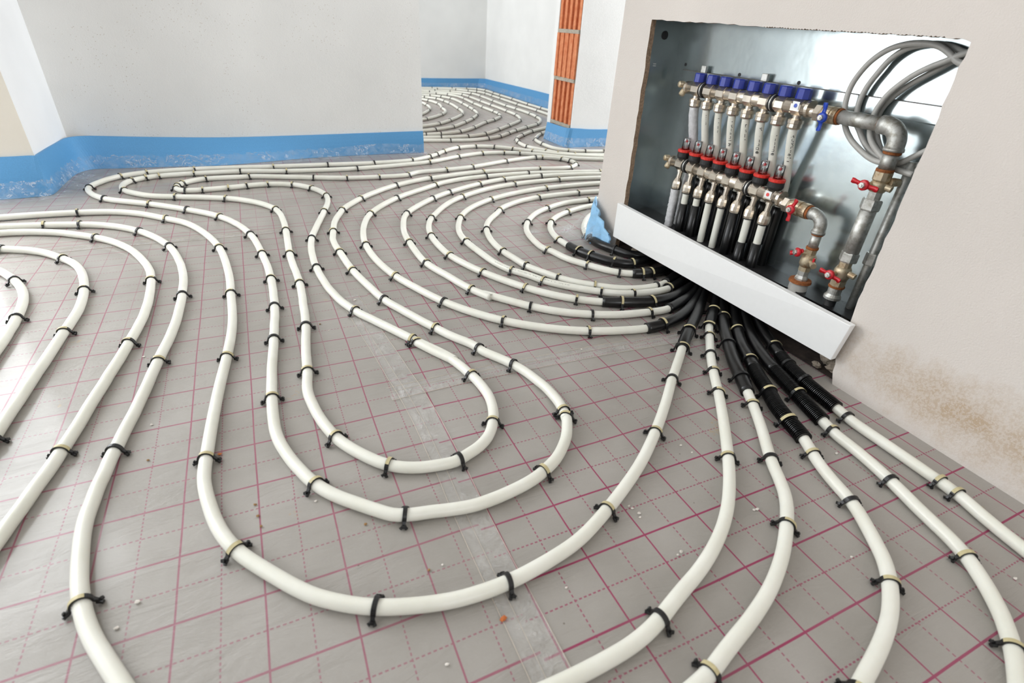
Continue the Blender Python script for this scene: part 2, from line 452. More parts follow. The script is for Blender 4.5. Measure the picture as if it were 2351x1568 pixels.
def skin(mb, x):
    """front face of the wall around the ragged opening, which reaches the floor"""
    loop = [(Y1, 0.0)]+hole+[(Y0, 0.0), (Y0, H), (Y1, H)]
    V = [Vector((y, z, 0)) for y, z in loop]
    tris = tessellate_polygon([V])
    fs = []
    for q in tris:
        p, r, s = (V[i] for i in q)
        fs.append(tuple(q) if (r-p).cross(s-p).z < 0 else tuple(reversed(q)))
    mb.add([(x, y, z) for y, z in loop], fs)
wall = MB().use(M['beige'])
n = len(hole)
skin(wall, WX)
T = 0.016
wall.use(M['cut'])
wall.add([(WX, y, z) for y, z in hole]+[(WX+T, y, z) for y, z in hole], [(i+1, i, n+i, n+i+1) for i in range(n-1)])
wall.use(M['plain'])
wall.add([(WX, Y1, 0), (WX+0.3, Y1, 0), (WX+0.3, Y1, H), (WX, Y1, H)], [(0, 1, 2, 3)])
wall.add([(WX+0.3, Y1, 0), (WX+0.3, Y0, 0), (WX+0.3, Y0, H), (WX+0.3, Y1, H)], [(0, 1, 2, 3)])
wr = wall.build('wall_right'); tag(wr, kind='structure')
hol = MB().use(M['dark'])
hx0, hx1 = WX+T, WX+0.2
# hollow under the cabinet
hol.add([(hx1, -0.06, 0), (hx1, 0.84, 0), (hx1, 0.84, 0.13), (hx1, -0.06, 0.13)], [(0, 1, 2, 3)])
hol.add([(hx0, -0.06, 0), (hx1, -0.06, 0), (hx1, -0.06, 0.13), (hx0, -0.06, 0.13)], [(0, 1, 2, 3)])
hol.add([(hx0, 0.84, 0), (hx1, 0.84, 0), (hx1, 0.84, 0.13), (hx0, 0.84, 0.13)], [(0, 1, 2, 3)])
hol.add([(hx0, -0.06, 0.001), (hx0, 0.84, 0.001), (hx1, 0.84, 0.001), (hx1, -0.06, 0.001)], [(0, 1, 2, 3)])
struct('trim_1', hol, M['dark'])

# bricks of the unplastered door reveal
for z0, z1, deep in ((-0.14, 0.105, 0), (0.125, 0.355, 0), (0.375, 0.605, 1), (0.625, 0.87, 0), (0.89, 1.13, 0)):
    mb = MB(); xs = 1.334 if deep else 1.342
    ys = [BY+0.012+0.243*i/9 for i in range(10)]
    prof = []
    for i, y in enumerate(ys[:-1]):
        d = 0.0 if (i % 2 == 0) else (0.007 if deep else 0.016)
        prof += [(xs+d, y), (xs+d, ys[i+1]-0.0006)]
    z0c = max(z0, 0.001)
    rows = [[(x, y, z) for x, y in prof] for z in (z0c, z1)]
    mb.ribbon(rows, smooth=False)
    n_ = len(prof)
    base = prof+[(1.361, ys[-1]), (1.361, ys[0])]
    mb.add([(x, y, z1) for x, y in base], [tuple(range(len(base)))])
    mb.add([(x, y, z0c) for x, y in base], [tuple(reversed(range(len(base))))])
    mb.add([(1.361, ys[0], z0c), (prof[0][0], ys[0], z0c), (prof[0][0], ys[0], z1), (1.361, ys[0], z1)], [(0, 1, 2, 3)])
    o = mb.build('clay_brick', M['brick'])
    nm = {0.105: 'lowest orange clay brick of the doorway reveal, just above the blue strip',
          0.355: 'dark grooved clay brick standing second from the floor in the doorway reveal',
          0.605: 'pale orange ribbed clay brick between two mortar joints in the doorway reveal',
          0.87: 'grooved clay brick at the top edge of the photo in the doorway reveal',
          1.13: 'grooved clay brick above the frame in the doorway reveal'}[z1]
    tag(o, nm, 'brick', 'clay bricks of the doorway reveal')
for zc in (0.115, 0.365, 0.615, 0.88):
    mb = MB(); rows = []
    for i in range(17):
        y = BY+0.012+0.243*i/16
        rows.append([(1.361, y, zc-0.0095), (1.338+random.uniform(-.003, .003), y, zc-0.0095), (1.338+random.uniform(-.004, .003), y, zc+0.0095), (1.361, y, zc+0.0095)])
    mb.ribbon(rows, smooth=False)
    mb.add(rows[0], [(3, 2, 1, 0)]); mb.add(rows[-1], [(0, 1, 2, 3)])
    tag(mb.build('mortar_joint', M['mortar']), kind='structure')

# ------------------------------------------------------------------ manifold cabinet
cab = empty('manifold_cabinet', (0.755, 0.4, 0.13))
tag(cab, 'galvanised steel cabinet set into the plastered wall around both manifolds', 'cabinet')
X0, X1 = WX+T+0.001, 0.75
MB().box((X1, -0.07, 0.13), (X1+0.003, 0.822, 0.70)).build('back_panel', M['galv'], cab)
sp = MB().box((X0, 0.819, 0.13), (X1, 0.822, 0.70)).build('side_panel', M['galv'], cab)
MB().lathe((0.69, 0.8205, 0.632), (0.69, 0.8172, 0.632), [(0, .011), (1, .011)], 20).build('knockout', M['black'], sp)
MB().box((0.668, 0.8165, 0.553), (0.676, 0.819, 0.5555)).box((0.668, 0.8165, 0.558), (0.676, 0.819, 0.5605)).build('slot_tab', M['zinc'], sp)
MB().box((X0, -0.073, 0.13), (X1, -0.07, 0.70)).build('side_panel', M['galv'], cab)
MB().box((X0, -0.07, 0.70), (X1, 0.822, 0.703)).build('top_panel', M['galv'], cab)
MB().box((X0+0.03, -0.07, 0.128), (X1, 0.822, 0.13)).build('bottom_panel', M['black'], cab)
rail = MB()
rail.ribbon([[(X1, y, .55), (X1-0.006, y, .549), (X1-0.006, y, .519), (X1, y, .516)] for y in (-0.06, 0.776)], smooth=False)
rail.add([(X1, .776, .55), (X1-.006, .776, .549), (X1-.006, .776, .519), (X1, .776, .516)], [(0, 1, 2, 3)])
rl = rail.build('mounting_rail', M['galv'], cab)
MB().box((X1-0.0066, -0.06, 0.5487), (X1-0.0055, 0.776, 0.5505)).build('rail_shadow_line', M['rail_shadow'], rl)  # dark strip painted in as the shadow line along the rail's top edge
for y in (0.684, 0.47):
    mb = MB().box((X1-0.016, y-0.009, 0.549), (X1-0.0065, y+0.009, 0.567))
    q = bevel(mb.build('rail_bracket', M['zinc'], rl), 0.002)
for y, z in ((0.565, 0.556), (0.38, 0.556), (0.776, 0.563)):
    MB().lathe((X1+0.0005, y, z), (X1-0.0012, y, z), [(0, .0042), (1, .0042)], 14).build('screw_hole', M['black'], cab)

# ------------------------------------------------------------------ the two manifolds
def octo(mb, y0, y1, x, z, r, seg=8): mb.lathe((x, y0, z), (x, y1, z), [(0, r*.94), (.06, r), (.94, r), (1, r*.94)], seg, twist=PI/8)
OUT_Y = [0.649-0.0474*i for i in range(8)]
BXX = 0.70
def bar(root, z, name):
    mb = MB().use(M['nickel'])
    mb.lathe((BXX, 0.69, z), (BXX, 0.293, z), [(0, .0155), (1, .0155)], 24, smooth=True)
    for y in OUT_Y: octo(mb, y+0.0135, y-0.0135, BXX, z, 0.0182)
    mb.lathe((BXX, 0.692, z), (BXX, 0.684, z), [(0, .0165), (1, .0165)], 24)
    mb.lathe((BXX, 0.293, z), (BXX, 0.286, z), [(0, .0185), (1, .0185)], 24)
    b_ = mb.build(name, None, root)
    for y in (OUT_Y[0]-0.0237, OUT_Y[5]-0.0237):
        for d in (-0.0042, 0.0042):
            MB().lathe((BXX, y+d-.0024, z), (BXX, y+d+.0024, z), [(0, .0165), (.2, .0196), (.8, .0196), (1, .0165)], 28, smooth=True).build('seal_ring', M['black'], b_)
        MB().lathe((BXX, y-.0016, z), (BXX, y+.0016, z), [(0, .0185), (1, .0185)], 28).build('steel_washer', M['zinc'], b_)
    # end plug with two knurled knobs
    p = MB()
    p.lathe((BXX, 0.692, z), (BXX, 0.702, z), [(0, .011), (1, .0095)], 18)
    p.lathe((BXX-0.004, 0.703, z+0.006), (BXX-0.02, 0.709, z+0.006), [(0, .0075), (.2, .0085), (.85, .0085), (1, .006)], 14)
    p.lathe((BXX-0.002, 0.700, z-0.006), (BXX-0.012, 0.700, z-0.022), [(0, .0065), (.2, .0085), (.85, .0085), (1, .006)], 14)
    p.build('end_plug', M['brass'], root)
    return b_
def ball_valve(root, name, y0, y1, z, hub, arms, hm, hname):
    mb = MB().use(M['nickel'])
    mb.lathe((BXX, y0+0.02, z), (BXX, y0, z), [(0, .0118), (1, .0118)], 20)
    mb.lathe((BXX, y0, z), (BXX, y0-0.016, z), [(0, .0165), (.1, .018), (.9, .018), (1, .0165)], 6)
    mb.use(M['brass'])
    mb.lathe((BXX, y0-0.016, z), (BXX, y1+0.004, z), [(0, .0145), (.15, .0172), (.6, .0172), (.62, .015), (.75, .015), (.77, .0172), (1, .0172)], 20)
    v = mb.build(name, None, root)
    butterfly(v, hub, arms, (1, 0, 0), 0.03, hm, hname)
    return v
def butterfly(parent, hub, arms, ax, stem, hm, hname):
    """two-armed handle on a short stem with a hex nut"""
    hub = Vector(hub); ax = Vector(ax)
    mb = MB()
    mb.lathe(hub+ax*.0045, hub-ax*.0035, [(0, .0092), (.2, .0105), (.8, .0105), (1, .0085)], 18, smooth=True)
    for e in arms:
        e = Vector(e); d = e-hub; side = d.cross(ax).normalized()
        mid = hub+d*.5-ax*.004
        tip = e-ax*.001
        rows = []
        for t, w, th, off in ((.1, .0062, .0042, 0), (.35, .0048, .0036, .004), (.6, .0042, .0034, .006), (.85, .0056, .0034, .004), (1.0, .0046, .003, .003)):
            c = hub+d*t+ax*off*0.6
            rows.append([c+side*w-ax*th*.5, c+side*w*.6+ax*th*.5, c-side*w*.6+ax*th*.5, c-side*w-ax*th*.5])
        mb.ribbon(rows, smooth=True, close=True)
        mb.add(rows[-1], [(0, 1, 2, 3)])
    h = mb.build(hname, hm, parent)
    MB().lathe(hub-ax*.0035, hub-ax*.0085, [(0, .0062), (.85, .0062), (1, .0052)], 6).lathe(hub-ax*.0085, hub-ax*.0105, [(0, .003), (1, .0028)], 10).build('handle_nut', M['zinc'], h)
    MB().lathe(hub+ax*stem, hub+ax*.004, [(0, .006), (1, .005)], 12).build('valve_stem', M['brass'], h)

# upper manifold: blue caps
UZ = 0.512
up = empty('return_manifold', (BXX, 0.4, 0.06))
tag(up, 'upper nickel manifold bar with eight blue caps and steel pipework down its right end', 'manifold')
bar(up, UZ, 'manifold_bar')
for i, y in enumerate(OUT_Y):
    zt = UZ+.0175
    cp = MB()
    cp.lathe((BXX, y, zt), (BXX, y, zt+.0215), [(0, .0166), (.12, .0166), (.9, .0158), (1, .0142)], 8, twist=PI/8+.2)
    cp.build('valve_cap', M['blue'], up)
    mb = MB().use(M['nickel'])
    mb.lathe((BXX, y, UZ-.0165), (BXX, y, UZ-.023), [(0, .0095), (1, .0095)], 16)
    mb.lathe((BXX, y, UZ-.023), (BXX, y, UZ-.045), [(0, .014), (.12, .0174), (.45, .0174), (.5, .0158), (.85, .0164), (1, .0138)], 12)
    mb.build('outlet_fitting', None, up)
MB().lathe((BXX-.0178, OUT_Y[7]-.002, UZ+.004), (BXX-.0192, OUT_Y[7]-.002, UZ+.0042), [(0, .0042), (1, .0042)], 18).build('blue_mark', M['handle_blue'], up)
MB().box((BXX-.0182, OUT_Y[7]-.0105, UZ-.004), (BXX-.0176, OUT_Y[7]+.0075, UZ+.0125)).build('mark_sticker', M['board'], up)
RZ = 0.508
ball_valve(up, 'shutoff_valve', 0.272, 0.214, RZ, (0.668, 0.232, RZ-.004), [(0.666, 0.2325, 0.533), (0.666, 0.2305, 0.478)], M['handle_blue'], 'valve_handle')
def thread_ring(root, a, b_, r): return MB().lathe(a, b_, [(0, r*.96), (.2, r), (.8, r), (1, r*.96)], 22).build('rusty_joint', M['rust'], root)
thread_ring(up, (BXX, .2175, RZ), (BXX, .2125, RZ), .0162)
MB().lathe((BXX, .213, RZ), (BXX, .124, RZ), [(0, .0138), (1, .0138)], 24, smooth=True).build('steel_pipe', M['steel'], up)
thread_ring(up, (BXX, .1265, RZ), (BXX, .1225, RZ), .0148)
def elbow(root, y_in, z_in, y_out, z_out, r, m):
    R_ = y_in-y_out
    pts = [(BXX, y_in+.012, z_in), (BXX, y_in, z_in)]
    rad = [r*1.06, r*1.06]
    zc = z_in-R_
    for k in range(1, 10):
        a = PI/2*k/10
        pts.append((BXX, y_in-R_*math.sin(a), zc+R_*math.cos(a))); rad.append(r)
    pts += [(BXX, y_out, zc), (BXX, y_out, z_out+.006), (BXX, y_out, z_out+.0058), (BXX, y_out, z_out)]
    rad += [r, r*1.02, r*1.14, r*1.14]
    return MB().tube(pts, rad, 24).build('pipe_elbow', m, root)
VY = 0.082
elbow(up, 0.112, RZ, VY, 0.466, .0165, M['steel'])
thread_ring(up, (BXX, VY, .4665), (BXX, VY, .4605), .0165)
MB().lathe((BXX, VY, .461), (BXX, VY, .432), [(0, .0142), (1, .0142)], 24, smooth=True).build('pipe_nipple', M['steel'], up)
thread_ring(up, (BXX, VY, .4325), (BXX, VY, .4265), .0162)
mb = MB().use(M['brass'])
mb.lathe((BXX, VY, .427), (BXX, VY, .405), [(0, .0165), (.7, .0165), (1, .0125)], 12)
mb.lathe((BXX, VY, .408), (BXX, VY, .388), [(0, .014), (.25, .0172), (.75, .0172), (1, .014)], 20, smooth=True)
mb.lathe((BXX, VY-.012, .40), (BXX+.002, VY-.026, .398), [(0, .007), (1, .0065)], 12)
mb.use(M['zinc']).lathe((BXX, VY, .39), (BXX, VY, .371), [(0, .0125), (1, .0125)], 10)
v1 = mb.build('service_valve', None, up)
butterfly(v1, (0.664, .090, .4005), [(0.664, .118, .4045), (0.664, .060, .3985)], (1, 0, 0), .03, M['handle_red'], 'valve_handle')
MB().lathe((BXX, VY, .373), (BXX, VY, .35), [(0, .0175), (.12, .0195), (.88, .0195), (1, .018)], 6, twist=.3).build('union_nut', M['zinc'], up)
MB().lathe((BXX, VY, .35), (BXX, VY, .257), [(0, .0155), (1, .0155)], 26, smooth=True).build('spacer_tube', M['zinc'], up)
MB().lathe((BXX, VY, .258), (BXX, VY, .236), [(0, .0165), (.12, .0185), (.88, .0185), (1, .0175)], 6, twist=.25).build('union_nut', M['zinc'], up)
mb = MB().use(M['brass'])
mb.lathe((BXX, VY+.001, .237), (BXX, VY+.001, .222), [(0, .0125), (1, .0125)], 12)
mb.lathe((BXX, VY+.001, .223), (BXX, VY+.001, .192), [(0, .014), (.25, .0172), (.7, .0172), (1, .0145)], 20, smooth=True)
mb.lathe((BXX, VY-.012, .212), (BXX+.002, VY-.028, .21), [(0, .007), (1, .0065)], 12)
mb.lathe((BXX, VY+.001, .192), (BXX, VY+.001, .178), [(0, .0155), (1, .0155)], 8)
v2 = mb.build('service_valve', None, up)
butterfly(v2, (0.664, .0865, .2075), [(0.664, .112, .2095), (0.664, .060, .203)], (1, 0, 0), .03, M['handle_red'], 'valve_handle')
thread_ring(up, (BXX, VY+.001, .179), (BXX, VY+.001, .174), .0168)
MB().lathe((BXX, VY+.001, .174), (BXX, VY+.001, .147), [(0, .014), (.55, .014), (.8, .018), (1, .018)], 22).build('pipe_socket', M['zinc'], up)
MB().lathe((BXX, VY+.001, .147), (BXX, VY+.001, .03), [(0, .012), (1, .012)], 20, smooth=True).build('feed_pipe', M['black'], up)

# lower manifold: flow meters
LZ = 0.3135
lowm = empty('supply_manifold', (BXX, 0.4, 0.06))
tag(lowm, 'lower nickel manifold bar carrying eight red and black flow meters', 'manifold')
bar(lowm, LZ, 'manifold_bar')
for i, y in enumerate(OUT_Y):
    fm = MB()
    z0 = LZ+.0165
    fm.lathe((BXX, y, z0), (BXX, y, z0+.017), [(0, .0165), (.3, .0192), (.95, .0187), (1, .018)], 22)
    f_ = fm.build('flow_meter', M['black'], lowm)
    MB().lathe((BXX, y, z0+.017), (BXX, y, z0+.0245), [(0, .0182), (.2, .0195), (.85, .0195), (1, .0182)], 16).build('setting_ring', M['red'], f_)
    MB().lathe((BXX, y, z0+.0245), (BXX, y, z0+.056), [(0, .0112), (.9, .0098), (1, .0086)], 18, smooth=True).build('sight_tube', M['glass'], f_)
    MB().lathe((BXX, y, z0+.0248), (BXX, y, z0+.044), [(0, .0011), (1, .0011)], 8).build('flow_stem', M['board'], f_)
    MB().lathe((BXX, y, z0+.044), (BXX, y, z0+.050), [(0, .0032), (1, .0032)], 10).build('flow_pointer', M['handle_red'], f_)
    mb = MB().use(M['nickel'])
    tilt = -0.006
    a = Vector((BXX, y, LZ-.0165)); e = Vector((BXX+tilt, y-.002, LZ-.0715)); d = e-a
    mb.lathe(a, a+d*.1, [(0, .0102), (1, .0102)], 14)
    mb.lathe(a+d*.1, a+d*.45, [(0, .0078), (1, .0076)], 14)
    mb.use(M['nickel'])
    mb.lathe(a+d*.42, e, [(0, .0088), (.28, .0135), (.5, .0146), (.82, .0146), (1, .0128)], 12)
    mb.build('outlet_fitting', None, lowm)
    MB().lathe(e+Vector((0, 0, .002)), e, [(0, .0135), (1, .0132)], 16).build('seal_ring', M['black'], lowm)
MB().lathe((BXX-.0178, OUT_Y[7]-.001, LZ+.004), (BXX-.0192, OUT_Y[7]-.001, LZ+.0042), [(0, .0042), (1, .0042)], 18).build('red_mark', M['red'], lowm)
MB().box((BXX-.0182, OUT_Y[7]-.0105, LZ-.004), (BXX-.0176, OUT_Y[7]+.0085, LZ+.0125)).build('mark_sticker', M['board'], lowm)
SZ = 0.306
ball_valve(lowm, 'shutoff_valve', 0.276, 0.206, SZ, (0.668, 0.234, SZ+.001), [(0.666, 0.224, 0.332), (0.666, 0.2305, 0.281)], M['handle_red'], 'valve_handle')
thread_ring(lowm, (BXX, .2095, SZ), (BXX, .2035, SZ), .0158)
elbow(lowm, 0.194, SZ, 0.170, 0.268, .0132, M['steel'])
thread_ring(lowm, (BXX, .170, .268), (BXX, .170, .2645), .0128)
MB().lathe((BXX, .170, .265), (BXX, .170, .236), [(0, .0108), (1, .0108)], 22, smooth=True).build('pipe_nipple', M['zinc'], lowm)
thread_ring(lowm, (BXX, .170, .2365), (BXX, .170, .231), .0135)
mb = MB().use(M['brass'])
mb.lathe((BXX, .170, .232), (BXX, .170, .218), [(0, .0128), (1, .0118)], 8)
mb.lathe((BXX, .170, .219), (BXX, .170, .187), [(0, .0125), (.2, .0165), (.75, .0165), (1, .012)], 16, smooth=True)
mb.lathe((BXX, .170, .188), (BXX, .170, .178), [(0, .0132), (1, .0132)], 8)
mb.lathe((BXX-.006, .158, .206), (BXX-.02, .138, .203), [(0, .005), (.6, .005), (.62, .0068), (1, .0068)], 12)
v3 = mb.build('fill_valve', None, lowm)
butterfly(v3, (.672, .183, .222), [(.669, .199, .2145), (.672, .172, .2295)], (.9, -.4, 0), .022, M['handle_red'], 'valve_handle')
MB().lathe((BXX-.014, .1465, .2045), (BXX-.014, .1465, .219), [(0, .003), (1, .0022)], 8).build('drain_cap', M['handle_red'], v3)
MB().lathe((BXX, .170, .178), (BXX, .170, .155), [(0, .0122), (.5, .0118), (.8, .0145), (1, .0145)], 8).build('pipe_socket', M['zinc'], lowm)
MB().lathe((BXX, .170, .155), (BXX, .170, .149), [(0, .024), (1, .0255)], 28).build('rusty_flange', M['rust'], lowm)
MB().lathe((BXX, .170, .149), (BXX, .170, .03), [(0, .021), (1, .021)], 24, smooth=True).build('feed_pipe', M['grey'], lowm)

# second steel riser against the back of the cabinet
rp = MB().lathe((0.732, .055, .45), (0.732, .055, .05), [(0, .0085), (1, .0085)], 20, smooth=True).build('riser_pipe', M['zinc'])
tag(rp, 'thin steel riser pipe behind the valves at the right end of the cabinet', 'pipe')
MB().lathe((0.732, .055, .262), (0.732, .055, .235), [(0, .0115), (.1, .0125), (.9, .0125), (1, .0115)], 6).build('union_nut', M['zinc'], rp)
MB().lathe((0.722, .059, .41), (0.704, .066, .41), [(0, .0075), (.8, .009), (1, .008)], 12).build('vent_plug', M['brass'], rp)

# small pipes hanging from the manifolds, with sleeves and handwriting
def strokes(root, base, up_dir, side, lines, w=0.0015):
    """marker writing: polylines (a along the pipe, b across it) laid on the tube surface"""
    mb = MB()
    for ln in lines:
        pts = [base+up_dir*a+side*b_+Vector((-1, -.7, 0)).normalized()*(math.sqrt(max(.0105**2-b_*b_, 1e-8))) for a, b_ in ln]
        if len(pts) == 1: pts = [pts[0], pts[0]+up_dir*.001]
        mb.tube(pts, w*.5, 5)
    return mb.build('marker_writing', M['marker'], root)
def wrap(P, parent):
    """crumpled wrapping around a tube"""
    mb = MB().tube(resample(P, 60), .0128, 16)
    mb.v = [(x+random.uniform(-.0009, .0009), y+random.uniform(-.0009, .0009), z) for x, y, z in mb.v]
    return mb.build('wrapping', M['insul'], parent)
def letters(seq, step=0.0075, h=0.0065, start=0.0):
    """stick letters written along the tube, tops towards the left"""
    G = {'u': [[(0, 1), (0, 0), (.6, 0), (.6, 1)]], 'n': [[(0, 0), (0, 1), (.6, 1), (.6, 0)]], 'l': [[(.1, 0), (.1, 1.5)]], 'o': [[(0, 0), (0, 1), (.6, 1), (.6, 0), (0, 0)]],
         'z': [[(0, 1), (.6, 1), (0, 0), (.6, 0)]], 'K': [[(0, 0), (0, 1.5)], [(.7, 1.5), (0, .7), (.7, 0)]], 'e': [[(0, .5), (.6, .5), (.5, 1), (.1, 1), (0, .5), (.2, 0), (.6, .1)]],
         'i': [[(.1, 0), (.1, .9)]], 'm': [[(0, 0), (0, 1), (.3, .4), (.6, 1), (.6, 0)]], 'h': [[(0, 0), (0, 1.5)], [(0, .8), (.6, .8), (.6, 0)]], 'S': [[(.6, 1.4), (0, 1.2), (.6, .4), (0, 0)]], 'd': [[(.6, 0), (.6, 1.5)], [(.6, .8), (0, .8), (0, 0), (.6, 0)]]}
    out = []
    for i, ch in enumerate(seq):
        for ln in G.get(ch, []): out.append([(-(start+i*step+px*step*.9), (py-.6)*h) for px, py in ln])
    return out
words = [None, ('uun', .0095, .0075), ('lloz', .0105, .004), ('lKoenlh', .0095, .0045), ('hSol', .012, .005), ('K ionoe', .0095, .0055), ('Zlonone', .0085, .0055), ('SdKhoeli', .0085, .0058)]
ends_low = [None, .212, .22, None, None, .238, .18, .193]
for i, y in enumerate(OUT_Y):
    # from the upper manifold down behind the lower bar
    top = Vector((BXX, y, UZ-.0445)); knee = Vector((.7325, y-.001, .335)); bot = Vector((.7335, y-.002, .06))
    P = spline([top, (BXX+.006, y, .435), knee, (.7335, y-.0015, .24), bot], 5)
    t = MB().tube(P, .0098, 14).build('riser_tube', M['insul'] if i == 0 else M['pipe'])
    lab = ('crinkled grey wrapped tube under the leftmost blue cap' if i == 0 else
           'white tube with black marker writing under the %s blue cap from the left' % ['', 'second', 'third', 'fourth', 'fifth', 'sixth', 'seventh', 'eighth'][i])
    tag(t, lab, 'tube', 'tubes hanging from the upper manifold')
    if i == 0:
        wrap(P, t)
    else:
        w = words[i]; d = (knee-top).normalized()
        strokes(t, top+d*.014, -d, Vector((.5, -.8, 0)).normalized(), letters(w[0], w[1], w[2]))
        mb = MB(); mb.tube(P[-8:], .0128, 16).build('sleeve', M['sleeve'], t)
    # from the lower manifold down
    top = Vector((BXX-.006, y-.002, LZ-.0715)); bot = Vector((BXX-.004, y-.004, .06))
    P = [top.lerp(bot, k/24) for k in range(25)]
    t = MB().tube(P, .0095, 14).build('riser_tube', M['insul'] if i == 0 else M['pipe'])
    lab = ('crumpled grey wrapped tube under the leftmost flow meter' if i == 0 else
           '%s tube from the left, coming out below the lower manifold bar' % ['', 'second', 'third', 'fourth', 'fifth', 'sixth', 'seventh', 'eighth'][i])
    tag(t, lab, 'tube', 'tubes hanging from the lower manifold')
    if i == 0:
        wrap(P, t)
    elif ends_low[i]:
        a = Vector((BXX-.005, y-.003, ends_low[i])) if i != 5 else top
        MB().tube([a, a.lerp(bot, .5), bot], .0132, 18).build('sleeve', M['sleeve'], t)

# grey conduits looping through the top right corner of the cabinet
def conduit(pts, x, label, r=.0056):
    o = MB().tube(spline([(x, y, z) if len(q) == 0 else (q[0], y, z) for (y, z, *q) in pts], 8), r, 12).build('conduit_loop', M['grey'])
    return tag(o, label, 'conduit', 'grey conduit loops in the cabinet')
conduit([(-.03, .60), (.02, .617), (.048, .623), (.068, .635), (.091, .645), (.118, .648), (.15, .645), (.181, .634), (.208, .611), (.226, .579), (.231, .55), (.226, .52), (.212, .49), (.19, .468), (.164, .453), (.135, .441), (.11, .438), (.075, .445), (.049, .465), (.02, .49)],
        .7225, 'light grey conduit making the biggest loop in the cabinet corner')
conduit([(-.03, .625), (.03, .635), (.054, .638), (.074, .644), (.108, .648), (.15, .64), (.177, .62), (.194, .591), (.206, .562), (.209, .53), (.2, .50), (.186, .484), (.168, .466), (.144, .45), (.11, .440), (.07, .440), (.03, .452)],
        .7365, 'dark grey conduit right behind the biggest conduit loop in the cabinet')
conduit([(-.03, .655), (.02, .645), (.047, .635), (.069, .623), (.094, .61), (.119, .592), (.143, .566), (.155, .543), (.160, .517), (.154, .486), (.138, .466), (.109, .447), (.082, .433), (.04, .430)],
        .7225, 'light grey conduit sweeping down to cross behind the elbow in the cabinet')
conduit([(-.03, .648), (.03, .637), (.065, .623), (.088, .606), (.123, .579), (.147, .552), (.158, .529), (.158, .505), (.148, .484), (.135, .466), (.117, .45), (.08, .436), (.03, .44)],
        .7365, 'dark grey conduit tucked behind the inner light conduit loop')

# board covering the gap under the cabinet
bd = MB()
yl0, yl1, yr0, yr1 = .806, .812, -.017, -.030
fx, th = .607, .016
f = [(fx+.006, yl0, .046), (fx+.006, yr0, .060), (fx, yr1, .152), (fx+.008, yl1, .157)]
bk = [(x+th, y, z) for x, y, z in f]
bd.add(f+bk, [(0, 1, 2, 3), (7, 6, 5, 4), (0, 4, 5, 1), (1, 5, 6, 2), (2, 6, 7, 3), (3, 7, 4, 0)])
o = bevel(bd.build('trim_board', M['board']), .0012)
tag(o, 'long white board leaning across the gap under the manifold cabinet', 'board')

# rubble and grey cuff in the hollow
for (x, y, r, lab) in ((.665, .742, .013, 'pale lump of plaster in the dark hollow behind the sleeves'), (.672, .0, .014, 'light mortar lump at the right end of the dark hollow'), (.655, .03, .009, 'small mortar lump in the hollow, left of the wall edge'), (.69, .03, .017, 'big mortar lump deep in the right end of the hollow')):
    mb = MB(); vs = []
    for i in range(6):
        for k in range(9):
            a = PI*(i+.5)/6; b2 = 2*PI*k/9; rr = r*random.uniform(.75, 1.15)
            vs.append((x+rr*math.sin(a)*math.cos(b2), y+rr*math.sin(a)*math.sin(b2)*1.3, .002+r*.85+rr*.8*math.cos(a)))
    fs = [(i*9+k, i*9+(k+1) % 9, (i+1)*9+(k+1) % 9, (i+1)*9+k) for i in range(5) for k in range(9)]+[tuple(reversed(range(9))), tuple(45+k for k in range(9))]
    mb.add(vs, [tuple(reversed(q)) for q in fs])
    tag(mb.build('rubble_lump', M['rubble']), lab, 'rubble', 'rubble in the wall hollow')

# ------------------------------------------------------------------ blue edge strips
def strip(label, top, bot, apron, th=.008, n=220, belly=0.0, cut=None, film_to=.5):
    """foam strip between a top line and a bottom line, with a clear film apron out to a line on the floor"""
    tp = resample(spline(top, 10), n); bt = resample(spline(bot, 10), n)
    rows = []
    for i, (a, b_) in enumerate(zip(tp, bt)):
        d = (tp[min(i+1, n-1)]-tp[max(i-1, 0)]); nrm = Vector((-d.y, d.x, 0)).normalized()   # points to the wall
        prof = []
        for k in range(7):
            t = k/6; p = a.lerp(b_, t); p = p-nrm*belly*math.sin(PI*t); prof.append(p)
        back = [p+nrm*th for p in reversed(prof)]
        rows.append(prof+back)
    mb = MB(); mb.ribbon(rows, smooth=False, close=True)
    m_ = len(rows[0])
    mb.add(rows[0], [tuple(reversed(range(m_)))]); mb.add(rows[-1], [tuple(range(m_))])
    root = mb.build('edge_strip', M['foam']); tag(root, label, 'foam strip')
    if apron:
        ap = resample(spline(apron, 10), n); fr = []
        for i, (a, b_, c) in enumerate(zip(tp, bt, ap)):
            if cut and cut[0] <= i/(n-1) <= cut[1]: continue
            d = (tp[min(i+1, n-1)]-tp[max(i-1, 0)]); nrm = Vector((-d.y, d.x, 0)).normalized()
            w = .0035*math.sin(i*.7)+.002*math.sin(i*1.7)
            q = [a.lerp(b_, film_to)-nrm*.0012, a.lerp(b_, .7)-nrm*(.004+abs(w)), a.lerp(b_, .92)-nrm*(.008+abs(w)), b_.lerp(c, .4)+Vector((0, 0, .006+abs(w))), b_.lerp(c, .75)+Vector((0, 0, .004+abs(w)*.7)), Vector((c.x, c.y, .0018))]
            fr.append(q)
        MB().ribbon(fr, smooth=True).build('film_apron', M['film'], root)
    return root
